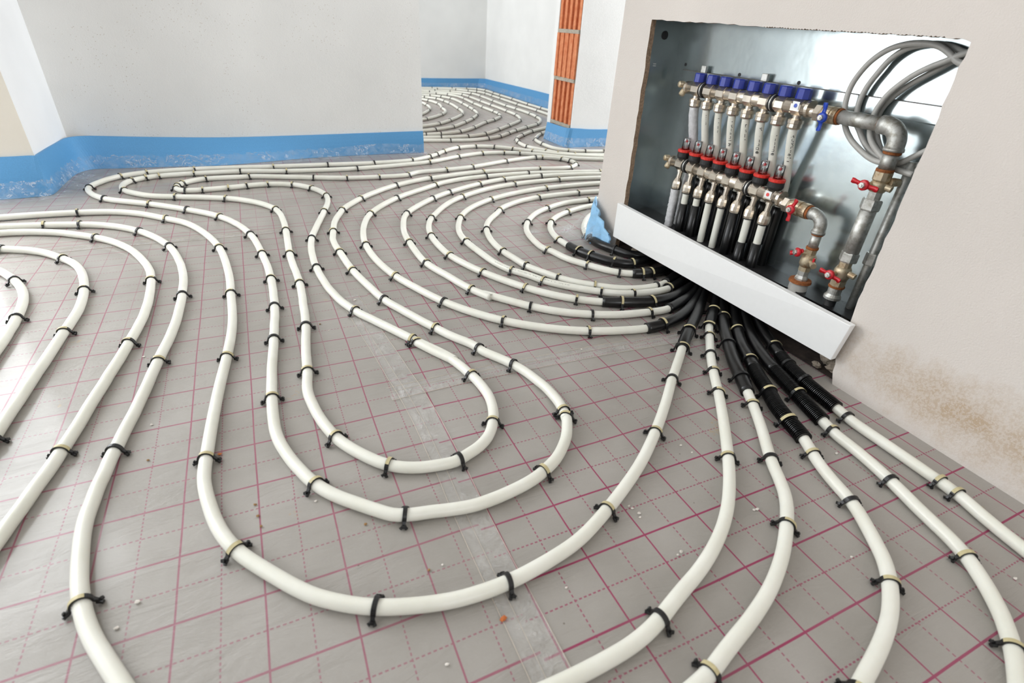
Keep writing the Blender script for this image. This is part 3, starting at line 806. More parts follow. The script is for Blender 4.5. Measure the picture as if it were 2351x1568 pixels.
strip('long blue foam strip along the back wall, bending round the left corner',
      [(-1.55, 1.893, .136), (-1.25, 1.893, .137), (-1.165, 1.892, .139), (-1.138, 1.890, .139), (-1.137, 1.918, .139), (-1.138, 2.05, .134), (-1.138, 2.2, .127), (-1.128, 2.305, .124), (-1.08, 2.348, .121), (-.99, 2.351, .117), (-.8, 2.351, .109), (-.538, 2.351, .102), (-.187, 2.351, .104), (.1, 2.351, .108), (.415, 2.351, .1125)],
      [(-1.55, 1.85, .001), (-1.279, 1.856, .001), (-1.19, 1.866, .001), (-1.143, 1.875, .001), (-1.13, 1.91, .001), (-1.128, 1.98, .001), (-1.124, 2.1, .001), (-1.116, 2.19, .001), (-1.075, 2.262, .001), (-.983, 2.262, .001), (-.803, 2.255, .001), (-.558, 2.243, .001), (-.204, 2.318, .001), (.131, 2.347, .001), (.417, 2.35, .001)],
      [(-1.55, 1.80, 0), (-1.28, 1.80, 0), (-1.17, 1.815, 0), (-1.11, 1.835, 0), (-1.08, 1.87, 0), (-1.03, 1.97, 0), (-1.0, 2.05, 0), (-.97, 2.12, 0), (-.93, 2.17, 0), (-.86, 2.19, 0), (-.75, 2.2, 0), (-.55, 2.205, 0), (-.2, 2.262, 0), (.131, 2.31, 0), (.46, 2.30, 0)], belly=.004, cut=(.80, .985))
strip('short pale blue foam strip wrapped round the foot of the brick pier',
      [(1.318, 2.62, .105), (1.318, 2.45, .108), (1.32, 2.375, .11), (1.334, 2.352, .112), (1.4, 2.351, .108), (1.6, 2.351, .10), (2.4, 2.351, .1)],
      [(1.306, 2.63, .001), (1.306, 2.45, .001), (1.311, 2.36, .001), (1.334, 2.342, .001), (1.4, 2.345, .001), (1.6, 2.347, .001), (2.4, 2.347, .001)],
      [(1.25, 2.66, 0), (1.24, 2.45, 0), (1.25, 2.33, 0), (1.33, 2.28, 0), (1.40, 2.305, 0), (1.6, 2.33, 0), (2.4, 2.33, 0)], n=60)
strip('blue foam strip along the far room back wall and right wall',
      [(-1.4, 5.421, .088), (.5, 5.421, .088), (1.29, 5.421, .088), (1.8, 5.421, .092), (1.98, 5.42, .095), (2.018, 5.40, .095), (2.02, 5.2, .098), (2.02, 4.6, .108), (2.02, 3.95, .117), (2.02, 2.75, .117)],
      [(-1.4, 5.415, .001), (.5, 5.415, .001), (1.29, 5.415, .001), (1.8, 5.415, .001), (1.97, 5.41, .001), (2.008, 5.39, .001), (2.01, 5.2, .001), (2.01, 4.6, .001), (2.01, 3.95, .001), (2.01, 2.75, .001)],
      [(-1.4, 5.39, 0), (.5, 5.39, 0), (1.29, 5.39, 0), (1.8, 5.39, 0), (1.93, 5.38, 0), (1.97, 5.35, 0), (1.965, 5.2, 0), (1.95, 4.6, 0), (1.94, 3.95, 0), (1.94, 2.75, 0)], n=70)

# crumpled end of blue strip at the corner of the recess wall
mb = MB(); rows = []
prof = [(.632, .962, .135, .632, .956, .0), (.612, .945, .124, .585, .93, .004), (.600, .922, .116, .568, .905, .004), (.610, .90, .106, .602, .888, .004), (.594, .883, .094, .568, .868, .003), (.602, .862, .08, .598, .846, .003), (.592, .84, .066, .58, .82, .003), (.602, .815, .052, .60, .795, .003)]
for x0, y0, z0, x1, y1, z1 in prof:
    a, b_ = Vector((x0, y0, z0)), Vector((x1, y1, z1))
    rows.append([a.lerp(b_, k/6)+Vector((.0035*math.sin(k*2.1+y0*90), 0, 0)) for k in range(7)])
rows2 = [[p+Vector((.005, 0, 0)) for p in reversed(r)] for r in rows]
mb.ribbon([r+q for r, q in zip(rows, rows2)], smooth=True, close=True)
cr_ = mb.build('edge_strip', M['foam_pale'])
tag(cr_, 'crumpled blue strip end with clear film at the left corner of the white board', 'foam strip')
mb = MB(); fr = []
for i in range(13):
    t = i/12; y = .985-.15*t
    w = lambda k: .006*math.sin(i*2.3+k*1.9)+.004*math.sin(i*5.1+k)
    fr.append([(.626+w(0)*.3, y, .085*(1-.55*t)+.01), (.600+w(1), y+.004, .06*(1-.4*t)+abs(w(3))), (.575+w(2), y+.012, .03+abs(w(5))), (.55+w(4), y+.03, .012+abs(w(6))), (.515-.05*(1-t)+w(7), y+.05, .004), (.47-.06*(1-t), y+.06, .0022)])
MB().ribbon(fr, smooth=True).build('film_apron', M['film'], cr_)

# ------------------------------------------------------------------ clear tape over the joints of the foil sheets
def tape(label, pts, w, side=(1, 0)):
    P = spline([(x, y, 0) for x, y in pts], 8); rows = []; e0 = []; e1 = []
    for i, p in enumerate(P):
        d = (P[min(i+1, len(P)-1)]-P[max(i-1, 0)]).normalized(); nr = Vector((-d.y, d.x, 0))
        z = .0009+.0005*math.sin(i*.9)
        a = p+nr*w/2; b_ = p-nr*w/2
        rows.append([(a.x, a.y, z), (p.x+.0, p.y, z+.0006*math.sin(i*1.7)), (b_.x, b_.y, z)])
        e0.append((a.x, a.y, z+.0004)); e1.append((b_.x, b_.y, z+.0004))
    t = MB().ribbon(rows).build('clear_tape', M['tape']); tag(t, label, 'tape')
    mb = MB(); mb.tube(e0, .0004, 5); mb.tube(e1, .0004, 5)
    mb.tube([Vector(a).lerp(Vector(b_), .36) for a, b_ in zip(e0, e1)], .0003, 5)
    mb.build('tape_edge', M['tapedge'], t)
tape('clear tape strip running up the long sheet joint from the bottom of the photo', [(-.222, -.75), (-.223, -.3), (-.226, -.1), (-.224, .05), (-.226, .2), (-.236, .33), (-.256, .55), (-.27, .72)], .05)
tape('short clear tape strip crossing the long taped joint near the front loops', [(-.27, .266), (-.1, .272), (.08, .268), (.25, .262), (.42, .25), (.52, .24)], .042)
tape('faint clear tape strip running under the nested bends of pipe', [(-.2, 1.385), (.18, 1.402), (.45, 1.395), (.78, 1.385)], .03)
tape('faint clear tape strip under the left bends', [(-1.45, 1.25), (-1.12, 1.261), (-.87, 1.273), (-.6, 1.27), (-.38, 1.279)], .03)

# ------------------------------------------------------------------ heating pipes (centre lines in metres)
PIPES = {}
PIPES['L1']=dict(sleeve=14.61,clips=[11.68, 14.61, 19.44, 25.82, 33.16, 39.74, 45.46, 52.72, 59.79, 70.09, 80.29, 91.62, 104.12, 114.35],
 pts=[(0.705,0.447,0.115),(0.7,0.447,0.06),(0.6955,0.435933,0.022),(0.6655,0.4138,0.0145),(0.6432,0.3937,0.0145),(0.621,0.3737,0.0145),(0.5987,0.3537,0.0145),(0.5761,0.334,0.0145),(0.5531,0.3148,0.0145),(0.5296,0.2962,0.0145),(0.5058,0.278,0.0145),(0.482,0.2598,0.0145),(0.4585,0.2413,0.0147),(0.4352,0.2224,0.0153),(0.4123,0.2034,0.0145),(0.3904,0.184,0.0107),(0.3682,0.164,0.0104),(0.3456,0.1444,0.0105),(0.323,0.1248,0.0105),(0.3004,0.1051,0.0105),(0.2782,0.085,0.0105),(0.2563,0.0645,0.0105),(0.2343,0.0442,0.0105),(0.2118,0.0244,0.0105),(0.1892,0.0048,0.0105),(0.1662,-0.0145,0.0105),(0.1429,-0.0333,0.0105),(0.1192,-0.0516,0.0105),(0.0951,-0.0694,0.0105),(0.0704,-0.0864,0.0105),(0.045,-0.1023,0.0105),(0.0191,-0.1173,0.0105),(-0.0071,-0.1319,0.0105),(-0.0336,-0.1458,0.0105),(-0.0605,-0.1591,0.0105),(-0.0878,-0.1714,0.0105),(-0.1161,-0.1811,0.0105),(-0.1452,-0.1878,0.0105),(-0.1747,-0.1931,0.0105),(-0.2044,-0.1971,0.0105),(-0.2343,-0.199,0.0105),(-0.2642,-0.1985,0.0105),(-0.294,-0.1955,0.0105),(-0.3233,-0.1893,0.0105),(-0.352,-0.1809,0.0105),(-0.3802,-0.1707,0.0105),(-0.407,-0.1576,0.0105),(-0.4323,-0.1415,0.0105),(-0.4559,-0.1232,0.0105),(-0.4768,-0.1018,0.0105),(-0.496,-0.0788,0.0105),(-0.5147,-0.0554,0.0105),(-0.5326,-0.0315,0.0105),(-0.5484,-0.006,0.0105),(-0.5608,0.0212,0.0105),(-0.5701,0.0496,0.0105),(-0.577,0.0787,0.0105),(-0.5826,0.1082,0.0105),(-0.5862,0.1379,0.0105),(-0.586,0.1678,0.0105),(-0.5839,0.1977,0.0105),(-0.5818,0.2275,0.0105),(-0.5796,0.2574,0.0105),(-0.5771,0.2873,0.0105),(-0.5745,0.3171,0.0105),(-0.5717,0.347,0.0105),(-0.5687,0.3768,0.0105),(-0.5654,0.4066,0.0105),(-0.5618,0.4363,0.0105),(-0.5581,0.466,0.0105),(-0.5547,0.4958,0.0105),(-0.5517,0.5256,0.0105),(-0.5487,0.5554,0.0105),(-0.5462,0.5853,0.0105),(-0.5443,0.6152,0.0105),(-0.5432,0.6451,0.0105),(-0.5428,0.6751,0.0105),(-0.5431,0.705,0.0105),(-0.5437,0.735,0.0105),(-0.5445,0.7649,0.0105),(-0.5453,0.7949,0.0105),(-0.5459,0.8248,0.0105),(-0.5464,0.8548,0.0105),(-0.5472,0.8848,0.0105),(-0.5486,0.9147,0.0105),(-0.5507,0.9446,0.0105),(-0.5532,0.9744,0.0105),(-0.556,1.0043,0.0105),(-0.5591,1.0341,0.0105),(-0.5626,1.0638,0.0105),(-0.5667,1.0935,0.0105),(-0.5716,1.123,0.0105),(-0.5775,1.1524,0.0105),(-0.5844,1.1815,0.0105),(-0.5924,1.2104,0.0105),(-0.6013,1.239,0.0105),(-0.6111,1.2673,0.0105),(-0.6219,1.2953,0.0105),(-0.6334,1.3229,0.0105),(-0.6459,1.3501,0.0105),(-0.6598,1.3767,0.0105),(-0.6757,1.4019,0.0105),(-0.6945,1.4251,0.0105),(-0.7158,1.446,0.0105),(-0.7379,1.4663,0.0105),(-0.7594,1.4871,0.0105),(-0.7808,1.5081,0.0105),(-0.803,1.5281,0.0105),(-0.8268,1.5462,0.0105),(-0.8521,1.5621,0.0105),(-0.8787,1.5757,0.0105),(-0.9066,1.5865,0.0105),(-0.9354,1.5939,0.0105),(-0.965,1.5987,0.0105),(-0.9947,1.602,0.0105),(-1.0246,1.6046,0.0105),(-1.0545,1.6064,0.0105),(-1.0844,1.6074,0.0105),(-1.1144,1.6078,0.0105),(-1.1443,1.6077,0.0105),(-1.1743,1.6068,0.0105),(-1.204,1.6049,0.0105),(-1.2338,1.6015,0.0105),(-1.2634,1.5962,0.0105)])
PIPES['S']=dict(sleeve=None,clips=[15.93, 20.16, 23.58, 27.19, 31.43, 36.08, 38.98, 41.32, 45.75, 52.32, 59.69, 67.72, 78.25, 84.21, 87.63, 93.83, 100.11, 105.92, 111.28, 116.17, 123.96, 130.08, 136.42, 142.08, 147.19, 154.8, 163.28, 168.58, 176.52, 182.29, 184.29, 190.42, 193.79, 198.39, 204.88, 211.93, 217.1, 223.23, 230.9, 236.17, 244.41, 251.14, 260.92, 271.49, 277.18, 280.39, 283.05, 285.03, 288.61, 290.16, 297.1, 305.06, 310.11, 317.25, 322.04, 326.54, 331.42, 340.45, 345.87, 349.4, 350.77, 351.97, 354.06, 355.98, 358.87, 361.26, 364.08, 367.45, 370.8, 375.03, 381.58, 390.91, 398.93, 409.09, 415.76, 425.07, 431.48, 436.5, 440.5, 444.54, 448.94, 456.6, 462.94, 470.99, 478.23, 485.38, 493.3, 501.75, 507.59, 515.18, 520.27, 522.34, 523.86, 528.3, 534.48, 540.81, 550.92, 563.75, 570.53, 576.31, 580.77, 583.8],
 pts=[(1.451,2.027),(1.421,2.031),(1.392,2.039),(1.364,2.047),(1.335,2.057),(1.307,2.067),(1.279,2.078),(1.252,2.09),(1.224,2.102),(1.197,2.115),(1.17,2.129),(1.145,2.144),(1.121,2.162),(1.098,2.181),(1.076,2.202),(1.055,2.223),(1.033,2.244),(1.011,2.264),(0.99,2.285),(0.967,2.305),(0.945,2.325),(0.921,2.344),(0.897,2.361),(0.872,2.378),(0.846,2.392),(0.819,2.404),(0.79,2.413),(0.761,2.419),(0.731,2.421),(0.702,2.419),(0.672,2.414),(0.644,2.406),(0.616,2.394),(0.591,2.379),(0.567,2.362),(0.544,2.342),(0.521,2.322),(0.5,2.301),(0.48,2.279),(0.459,2.257),(0.437,2.237),(0.414,2.218),(0.39,2.2),(0.365,2.183),(0.34,2.168),(0.313,2.154),(0.285,2.144),(0.256,2.136),(0.227,2.131),(0.197,2.128),(0.167,2.125),(0.137,2.124),(0.107,2.122),(0.077,2.121),(0.047,2.121),(0.017,2.122),(-0.013,2.123),(-0.043,2.124),(-0.073,2.125),(-0.103,2.127),(-0.133,2.128),(-0.163,2.129),(-0.193,2.13),(-0.223,2.131),(-0.253,2.132),(-0.282,2.133),(-0.312,2.134),(-0.342,2.135),(-0.372,2.137),(-0.402,2.138),(-0.432,2.14),(-0.462,2.142),(-0.492,2.144),(-0.522,2.145),(-0.552,2.147),(-0.582,2.148),(-0.612,2.149),(-0.642,2.15),(-0.672,2.149),(-0.702,2.148),(-0.732,2.146),(-0.762,2.144),(-0.792,2.14),(-0.821,2.135),(-0.85,2.128),(-0.878,2.118),(-0.906,2.106),(-0.931,2.091),(-0.955,2.072),(-0.975,2.05),(-0.992,2.026),(-1.005,1.999),(-1.017,1.972),(-1.024,1.943),(-1.027,1.914),(-1.023,1.884),(-1.014,1.856),(-1.002,1.828),(-0.988,1.802),(-0.971,1.778),(-0.952,1.755),(-0.929,1.735),(-0.905,1.718),(-0.88,1.702),(-0.854,1.686),(-0.829,1.67),(-0.804,1.653),(-0.78,1.635),(-0.756,1.617),(-0.733,1.598),(-0.71,1.579),(-0.687,1.559),(-0.665,1.539),(-0.643,1.519),(-0.621,1.498),(-0.601,1.476),(-0.582,1.453),(-0.565,1.428),(-0.549,1.403),(-0.536,1.376),(-0.523,1.349),(-0.512,1.321),(-0.502,1.292),(-0.494,1.264),(-0.487,1.235),(-0.48,1.205),(-0.475,1.176),(-0.471,1.146),(-0.467,1.116),(-0.464,1.086),(-0.461,1.057),(-0.458,1.027),(-0.455,0.997),(-0.452,0.967),(-0.45,0.937),(-0.449,0.907),(-0.448,0.877),(-0.447,0.847),(-0.447,0.817),(-0.447,0.787),(-0.448,0.757),(-0.448,0.727),(-0.45,0.697),(-0.451,0.667),(-0.453,0.637),(-0.456,0.608),(-0.458,0.578),(-0.461,0.548),(-0.463,0.518),(-0.466,0.488),(-0.469,0.458),(-0.472,0.428),(-0.474,0.398),(-0.476,0.368),(-0.478,0.338),(-0.479,0.308),(-0.48,0.278),(-0.48,0.248),(-0.479,0.219),(-0.475,0.189),(-0.468,0.16),(-0.459,0.131),(-0.448,0.103),(-0.436,0.076),(-0.42,0.05),(-0.401,0.027),(-0.38,0.006),(-0.358,-0.015),(-0.336,-0.034),(-0.311,-0.044),(-0.282,-0.05),(-0.253,-0.057),(-0.223,-0.062),(-0.193,-0.062),(-0.164,-0.059),(-0.134,-0.054),(-0.105,-0.046),(-0.078,-0.034),(-0.052,-0.019),(-0.029,0.001),(-0.009,0.023),(0.007,0.048),(0.019,0.071),(0.016,0.068),(0.02,0.08),(0.026,0.109),(0.027,0.139),(0.025,0.169),(0.019,0.198),(0.012,0.228),(0.002,0.256),(-0.011,0.283),(-0.026,0.308),(-0.042,0.334),(-0.05,0.358),(-0.062,0.383),(-0.079,0.408),(-0.094,0.434),(-0.107,0.461),(-0.12,0.488),(-0.133,0.515),(-0.145,0.543),(-0.157,0.57),(-0.169,0.598),(-0.181,0.625),(-0.191,0.653),(-0.199,0.682),(-0.205,0.712),(-0.211,0.741),(-0.217,0.77),(-0.223,0.8),(-0.228,0.829),(-0.233,0.859),(-0.236,0.889),(-0.239,0.919),(-0.241,0.949),(-0.243,0.978),(-0.245,1.008),(-0.247,1.038),(-0.249,1.068),(-0.249,1.098),(-0.248,1.128),(-0.243,1.158),(-0.238,1.187),(-0.232,1.217),(-0.227,1.246),(-0.221,1.276),(-0.213,1.305),(-0.204,1.333),(-0.193,1.361),(-0.182,1.389),(-0.171,1.417),(-0.156,1.443),(-0.14,1.468),(-0.122,1.492),(-0.104,1.516),(-0.085,1.539),(-0.065,1.561),(-0.044,1.583),(-0.022,1.604),(-0,1.624),(0.022,1.644),(0.045,1.663),(0.069,1.681),(0.093,1.699),(0.119,1.715),(0.145,1.729),(0.172,1.743),(0.199,1.756),(0.226,1.768),(0.254,1.779),(0.28,1.786),(0.306,1.792),(0.334,1.8),(0.363,1.808),(0.392,1.817),(0.421,1.825),(0.45,1.832),(0.479,1.838),(0.509,1.843),(0.538,1.847),(0.568,1.851),(0.598,1.854),(0.628,1.855),(0.658,1.857),(0.688,1.857),(0.718,1.858),(0.748,1.858),(0.778,1.857),(0.808,1.856),(0.838,1.854),(0.868,1.852),(0.898,1.849),(0.927,1.844),(0.957,1.84),(0.986,1.838),(1.016,1.84),(1.045,1.846),(1.072,1.858),(1.097,1.874),(1.117,1.895),(1.131,1.92),(1.135,1.948),(1.132,1.977),(1.122,2.005),(1.106,2.029),(1.084,2.049),(1.059,2.065),(1.032,2.078),(1.004,2.087),(0.975,2.091),(0.946,2.089),(0.916,2.083),(0.887,2.076),(0.859,2.068),(0.83,2.059),(0.801,2.05),(0.773,2.04),(0.745,2.03),(0.717,2.019),(0.689,2.008),(0.661,1.996),(0.634,1.985),(0.606,1.973),(0.578,1.963),(0.55,1.953),(0.521,1.945),(0.492,1.938),(0.462,1.932),(0.433,1.927),(0.403,1.922),(0.373,1.918),(0.343,1.915),(0.314,1.912),(0.284,1.909),(0.255,1.902),(0.23,1.889),(0.207,1.872),(0.181,1.86),(0.152,1.856),(0.122,1.855),(0.092,1.856),(0.062,1.856),(0.032,1.857),(0.002,1.858),(-0.028,1.861),(-0.057,1.864),(-0.087,1.869),(-0.116,1.876),(-0.145,1.883),(-0.174,1.892),(-0.203,1.9),(-0.232,1.908),(-0.26,1.917),(-0.289,1.926),(-0.318,1.935),(-0.346,1.945),(-0.375,1.954),(-0.403,1.962),(-0.432,1.97),(-0.46,1.975),(-0.486,1.974),(-0.515,1.973),(-0.544,1.974),(-0.574,1.975),(-0.604,1.975),(-0.634,1.971),(-0.662,1.962),(-0.687,1.947),(-0.709,1.927),(-0.724,1.902),(-0.733,1.874),(-0.733,1.846),(-0.72,1.821),(-0.698,1.806),(-0.669,1.802),(-0.64,1.803),(-0.61,1.806),(-0.58,1.809),(-0.55,1.814),(-0.521,1.819),(-0.492,1.825),(-0.462,1.831),(-0.432,1.834),(-0.402,1.834),(-0.373,1.83),(-0.344,1.822),(-0.317,1.81),(-0.292,1.794),(-0.271,1.774),(-0.252,1.751),(-0.235,1.726),(-0.221,1.699),(-0.211,1.671),(-0.204,1.642),(-0.2,1.613),(-0.2,1.583),(-0.203,1.553),(-0.208,1.523),(-0.214,1.494),(-0.222,1.465),(-0.23,1.436),(-0.238,1.407),(-0.246,1.378),(-0.255,1.35),(-0.263,1.321),(-0.272,1.292),(-0.28,1.263),(-0.288,1.234),(-0.296,1.206),(-0.304,1.177),(-0.31,1.147),(-0.315,1.118),(-0.319,1.088),(-0.322,1.058),(-0.324,1.028),(-0.325,0.998),(-0.326,0.968),(-0.326,0.938),(-0.325,0.908),(-0.324,0.878),(-0.322,0.848),(-0.319,0.819),(-0.316,0.789),(-0.312,0.759),(-0.306,0.73),(-0.3,0.7),(-0.292,0.671),(-0.282,0.643),(-0.271,0.615),(-0.258,0.588),(-0.243,0.562),(-0.229,0.536),(-0.214,0.509),(-0.2,0.483),(-0.186,0.457),(-0.171,0.43),(-0.156,0.404),(-0.141,0.378),(-0.127,0.352),(-0.115,0.326),(-0.117,0.326),(-0.131,0.35),(-0.146,0.376),(-0.16,0.403),(-0.17,0.422),(-0.16,0.408),(-0.144,0.382),(-0.13,0.356),(-0.119,0.328),(-0.11,0.3),(-0.103,0.27),(-0.097,0.241),(-0.094,0.211),(-0.094,0.181),(-0.099,0.152),(-0.108,0.124),(-0.122,0.097),(-0.14,0.073),(-0.164,0.055),(-0.19,0.044),(-0.215,0.036),(-0.244,0.038),(-0.273,0.044),(-0.301,0.056),(-0.325,0.074),(-0.344,0.096),(-0.362,0.121),(-0.377,0.146),(-0.386,0.165),(-0.394,0.189),(-0.402,0.218),(-0.408,0.248),(-0.412,0.277),(-0.415,0.307),(-0.414,0.337),(-0.41,0.367),(-0.407,0.396),(-0.405,0.426),(-0.403,0.456),(-0.4,0.486),(-0.397,0.516),(-0.393,0.546),(-0.39,0.576),(-0.388,0.605),(-0.386,0.635),(-0.385,0.665),(-0.384,0.695),(-0.382,0.725),(-0.381,0.755),(-0.38,0.785),(-0.38,0.815),(-0.38,0.845),(-0.381,0.875),(-0.382,0.905),(-0.384,0.935),(-0.385,0.965),(-0.386,0.995),(-0.386,1.025),(-0.386,1.055),(-0.385,1.085),(-0.384,1.115),(-0.383,1.145),(-0.382,1.175),(-0.381,1.205),(-0.38,1.235),(-0.38,1.265),(-0.379,1.295),(-0.379,1.325),(-0.38,1.355),(-0.381,1.385),(-0.383,1.415),(-0.387,1.445),(-0.393,1.474),(-0.402,1.502),(-0.416,1.529),(-0.431,1.554),(-0.449,1.578),(-0.47,1.6),(-0.492,1.62),(-0.515,1.639),(-0.54,1.655),(-0.567,1.669),(-0.595,1.68),(-0.623,1.691),(-0.651,1.701),(-0.679,1.71),(-0.708,1.72),(-0.736,1.73),(-0.765,1.739),(-0.792,1.75),(-0.818,1.765),(-0.842,1.784),(-0.863,1.804),(-0.884,1.826),(-0.901,1.85),(-0.913,1.877),(-0.919,1.906),(-0.92,1.936),(-0.916,1.965),(-0.904,1.991),(-0.886,2.014),(-0.863,2.032),(-0.837,2.047),(-0.809,2.056),(-0.78,2.062),(-0.75,2.066),(-0.72,2.069),(-0.69,2.07),(-0.66,2.072),(-0.63,2.074),(-0.6,2.074),(-0.57,2.075),(-0.54,2.074),(-0.51,2.073),(-0.48,2.07),(-0.451,2.066),(-0.421,2.06),(-0.392,2.054),(-0.362,2.048),(-0.333,2.043),(-0.303,2.04),(-0.273,2.037),(-0.243,2.034),(-0.214,2.032),(-0.184,2.03),(-0.154,2.028),(-0.124,2.027),(-0.094,2.027),(-0.064,2.027),(-0.034,2.028),(-0.004,2.03),(0.026,2.032),(0.056,2.035),(0.086,2.039),(0.116,2.042),(0.145,2.046),(0.175,2.051),(0.204,2.056),(0.234,2.062),(0.263,2.068),(0.293,2.074),(0.322,2.081),(0.351,2.09),(0.379,2.099),(0.407,2.11),(0.434,2.123),(0.46,2.137),(0.487,2.151),(0.513,2.166),(0.54,2.179),(0.567,2.192),(0.595,2.203),(0.623,2.214),(0.651,2.224),(0.68,2.233),(0.709,2.239),(0.738,2.242),(0.768,2.242),(0.798,2.24),(0.828,2.236),(0.857,2.23),(0.886,2.223),(0.914,2.214),(0.942,2.201),(0.968,2.186),(0.993,2.17),(1.017,2.153),(1.042,2.135),(1.066,2.117),(1.09,2.099),(1.113,2.081),(1.137,2.063),(1.162,2.047),(1.189,2.033),(1.216,2.021),(1.244,2.01),(1.273,2.001),(1.301,1.992),(1.33,1.984),(1.359,1.975),(1.388,1.967),(1.407,1.962)])
PIPES['V1']=dict(sleeve=None,clips=[6.96, 9.97, 12.68, 14.28, 16.31, 18.67, 20.04, 21.7],
 pts=[(1.651,3.081),(1.604,3.042),(1.559,3.004),(1.512,2.966),(1.463,2.931),(1.413,2.898),(1.364,2.864),(1.316,2.828),(1.271,2.789),(1.227,2.747),(1.185,2.704),(1.144,2.661),(1.108,2.614),(1.081,2.56),(1.064,2.503),(1.054,2.444),(1.054,2.385),(1.072,2.328),(1.101,2.276),(1.132,2.225),(1.165,2.175),(1.209,2.136),(1.262,2.11),(1.32,2.094),(1.379,2.083),(1.438,2.073),(1.478,2.066)])
PIPES['V2']=dict(sleeve=None,clips=[4.97, 8.78, 11.13, 14.78, 16.47, 18.27],
 pts=[(1.567,2.928),(1.521,2.89),(1.475,2.851),(1.429,2.813),(1.382,2.776),(1.337,2.736),(1.298,2.69),(1.263,2.642),(1.229,2.593),(1.205,2.539),(1.195,2.48),(1.193,2.421),(1.195,2.361),(1.205,2.302),(1.234,2.252),(1.279,2.214),(1.335,2.193),(1.393,2.179),(1.452,2.17),(1.512,2.163),(1.542,2.161)])
PIPES['F1']=dict(sleeve=None,clips=[4.67, 8.68, 14.42, 19.14, 21.66, 25.21, 27.63, 29.83, 32.23, 36.11],
 pts=[(1.959,3.585),(1.951,3.645),(1.944,3.704),(1.938,3.763),(1.933,3.823),(1.929,3.882),(1.925,3.942),(1.921,4.002),(1.918,4.061),(1.917,4.121),(1.916,4.181),(1.916,4.241),(1.917,4.3),(1.918,4.36),(1.917,4.42),(1.916,4.48),(1.915,4.54),(1.912,4.599),(1.91,4.659),(1.908,4.719),(1.906,4.778),(1.904,4.838),(1.905,4.898),(1.907,4.958),(1.909,5.017),(1.907,5.077),(1.897,5.135),(1.876,5.189),(1.837,5.227),(1.783,5.245),(1.724,5.254),(1.665,5.263),(1.606,5.27),(1.546,5.274),(1.487,5.276),(1.427,5.275),(1.367,5.273),(1.308,5.269),(1.248,5.263),(1.189,5.257),(1.129,5.251),(1.1,5.248)])
PIPES['F2']=dict(sleeve=None,clips=[6.4, 12.27, 18.65, 22.14, 25.02, 27.64, 29.23, 31.64, 34.88],
 pts=[(1.826,3.347),(1.823,3.407),(1.82,3.467),(1.819,3.526),(1.82,3.586),(1.82,3.646),(1.821,3.706),(1.82,3.766),(1.817,3.826),(1.814,3.886),(1.811,3.946),(1.808,4.006),(1.806,4.066),(1.805,4.126),(1.804,4.186),(1.804,4.246),(1.804,4.306),(1.804,4.366),(1.803,4.426),(1.803,4.486),(1.802,4.546),(1.801,4.606),(1.8,4.665),(1.802,4.725),(1.804,4.785),(1.803,4.845),(1.797,4.904),(1.783,4.962),(1.754,5.011),(1.71,5.05),(1.665,5.09),(1.619,5.127),(1.567,5.153),(1.51,5.165),(1.45,5.168),(1.39,5.165),(1.331,5.157),(1.272,5.145),(1.214,5.133),(1.155,5.125),(1.094,5.12),(1.064,5.118)])
PIPES['F3']=dict(sleeve=None,clips=[4.66, 7.29, 11.37, 14.63, 20.45, 25.3, 28.31, 32.77, 35.2, 41.41, 44.48, 47.33, 49.26, 51.57, 53.82, 58.1],
 pts=[(1.045,5.044),(1.105,5.043),(1.165,5.044),(1.225,5.045),(1.284,5.045),(1.344,5.041),(1.402,5.029),(1.458,5.009),(1.51,4.98),(1.558,4.944),(1.6,4.902),(1.636,4.854),(1.658,4.8),(1.666,4.742),(1.668,4.682),(1.668,4.622),(1.667,4.562),(1.665,4.502),(1.663,4.442),(1.66,4.382),(1.658,4.322),(1.657,4.263),(1.656,4.203),(1.655,4.143),(1.654,4.083),(1.655,4.023),(1.658,3.963),(1.663,3.903),(1.668,3.843),(1.671,3.784),(1.673,3.724),(1.674,3.664),(1.674,3.604),(1.671,3.544),(1.665,3.484),(1.656,3.425),(1.645,3.366),(1.63,3.308),(1.606,3.254),(1.576,3.202),(1.541,3.153),(1.502,3.108),(1.459,3.066),(1.412,3.029),(1.364,2.993),(1.317,2.956),(1.271,2.917),(1.226,2.878),(1.181,2.839),(1.137,2.798),(1.094,2.756),(1.05,2.715),(1.003,2.679),(0.951,2.65),(0.896,2.626),(0.838,2.61),(0.779,2.602),(0.719,2.602),(0.659,2.606),(0.599,2.612),(0.54,2.62),(0.481,2.629),(0.421,2.637),(0.401,2.64)])
PIPES['F4']=dict(sleeve=None,clips=[3.79, 9.69, 12.22, 17.34, 21.36, 26.84, 30.34, 34.75, 39.21, 42.72, 45.93, 48.59, 51.74],
 pts=[(1.02,4.952),(1.08,4.951),(1.14,4.951),(1.2,4.949),(1.258,4.941),(1.314,4.921),(1.368,4.895),(1.418,4.862),(1.462,4.823),(1.499,4.777),(1.522,4.723),(1.53,4.665),(1.53,4.605),(1.53,4.545),(1.53,4.485),(1.529,4.425),(1.528,4.365),(1.528,4.306),(1.528,4.246),(1.528,4.186),(1.529,4.126),(1.529,4.066),(1.53,4.006),(1.53,3.946),(1.53,3.886),(1.53,3.826),(1.529,3.766),(1.529,3.706),(1.528,3.646),(1.526,3.586),(1.522,3.526),(1.512,3.467),(1.497,3.409),(1.478,3.353),(1.454,3.298),(1.422,3.248),(1.384,3.201),(1.344,3.157),(1.302,3.114),(1.26,3.071),(1.218,3.028),(1.177,2.985),(1.134,2.943),(1.091,2.901),(1.048,2.859),(1.004,2.819),(0.956,2.783),(0.905,2.753),(0.85,2.729),(0.792,2.715),(0.732,2.71),(0.672,2.71),(0.612,2.71),(0.552,2.712),(0.493,2.715),(0.433,2.719),(0.423,2.72)])
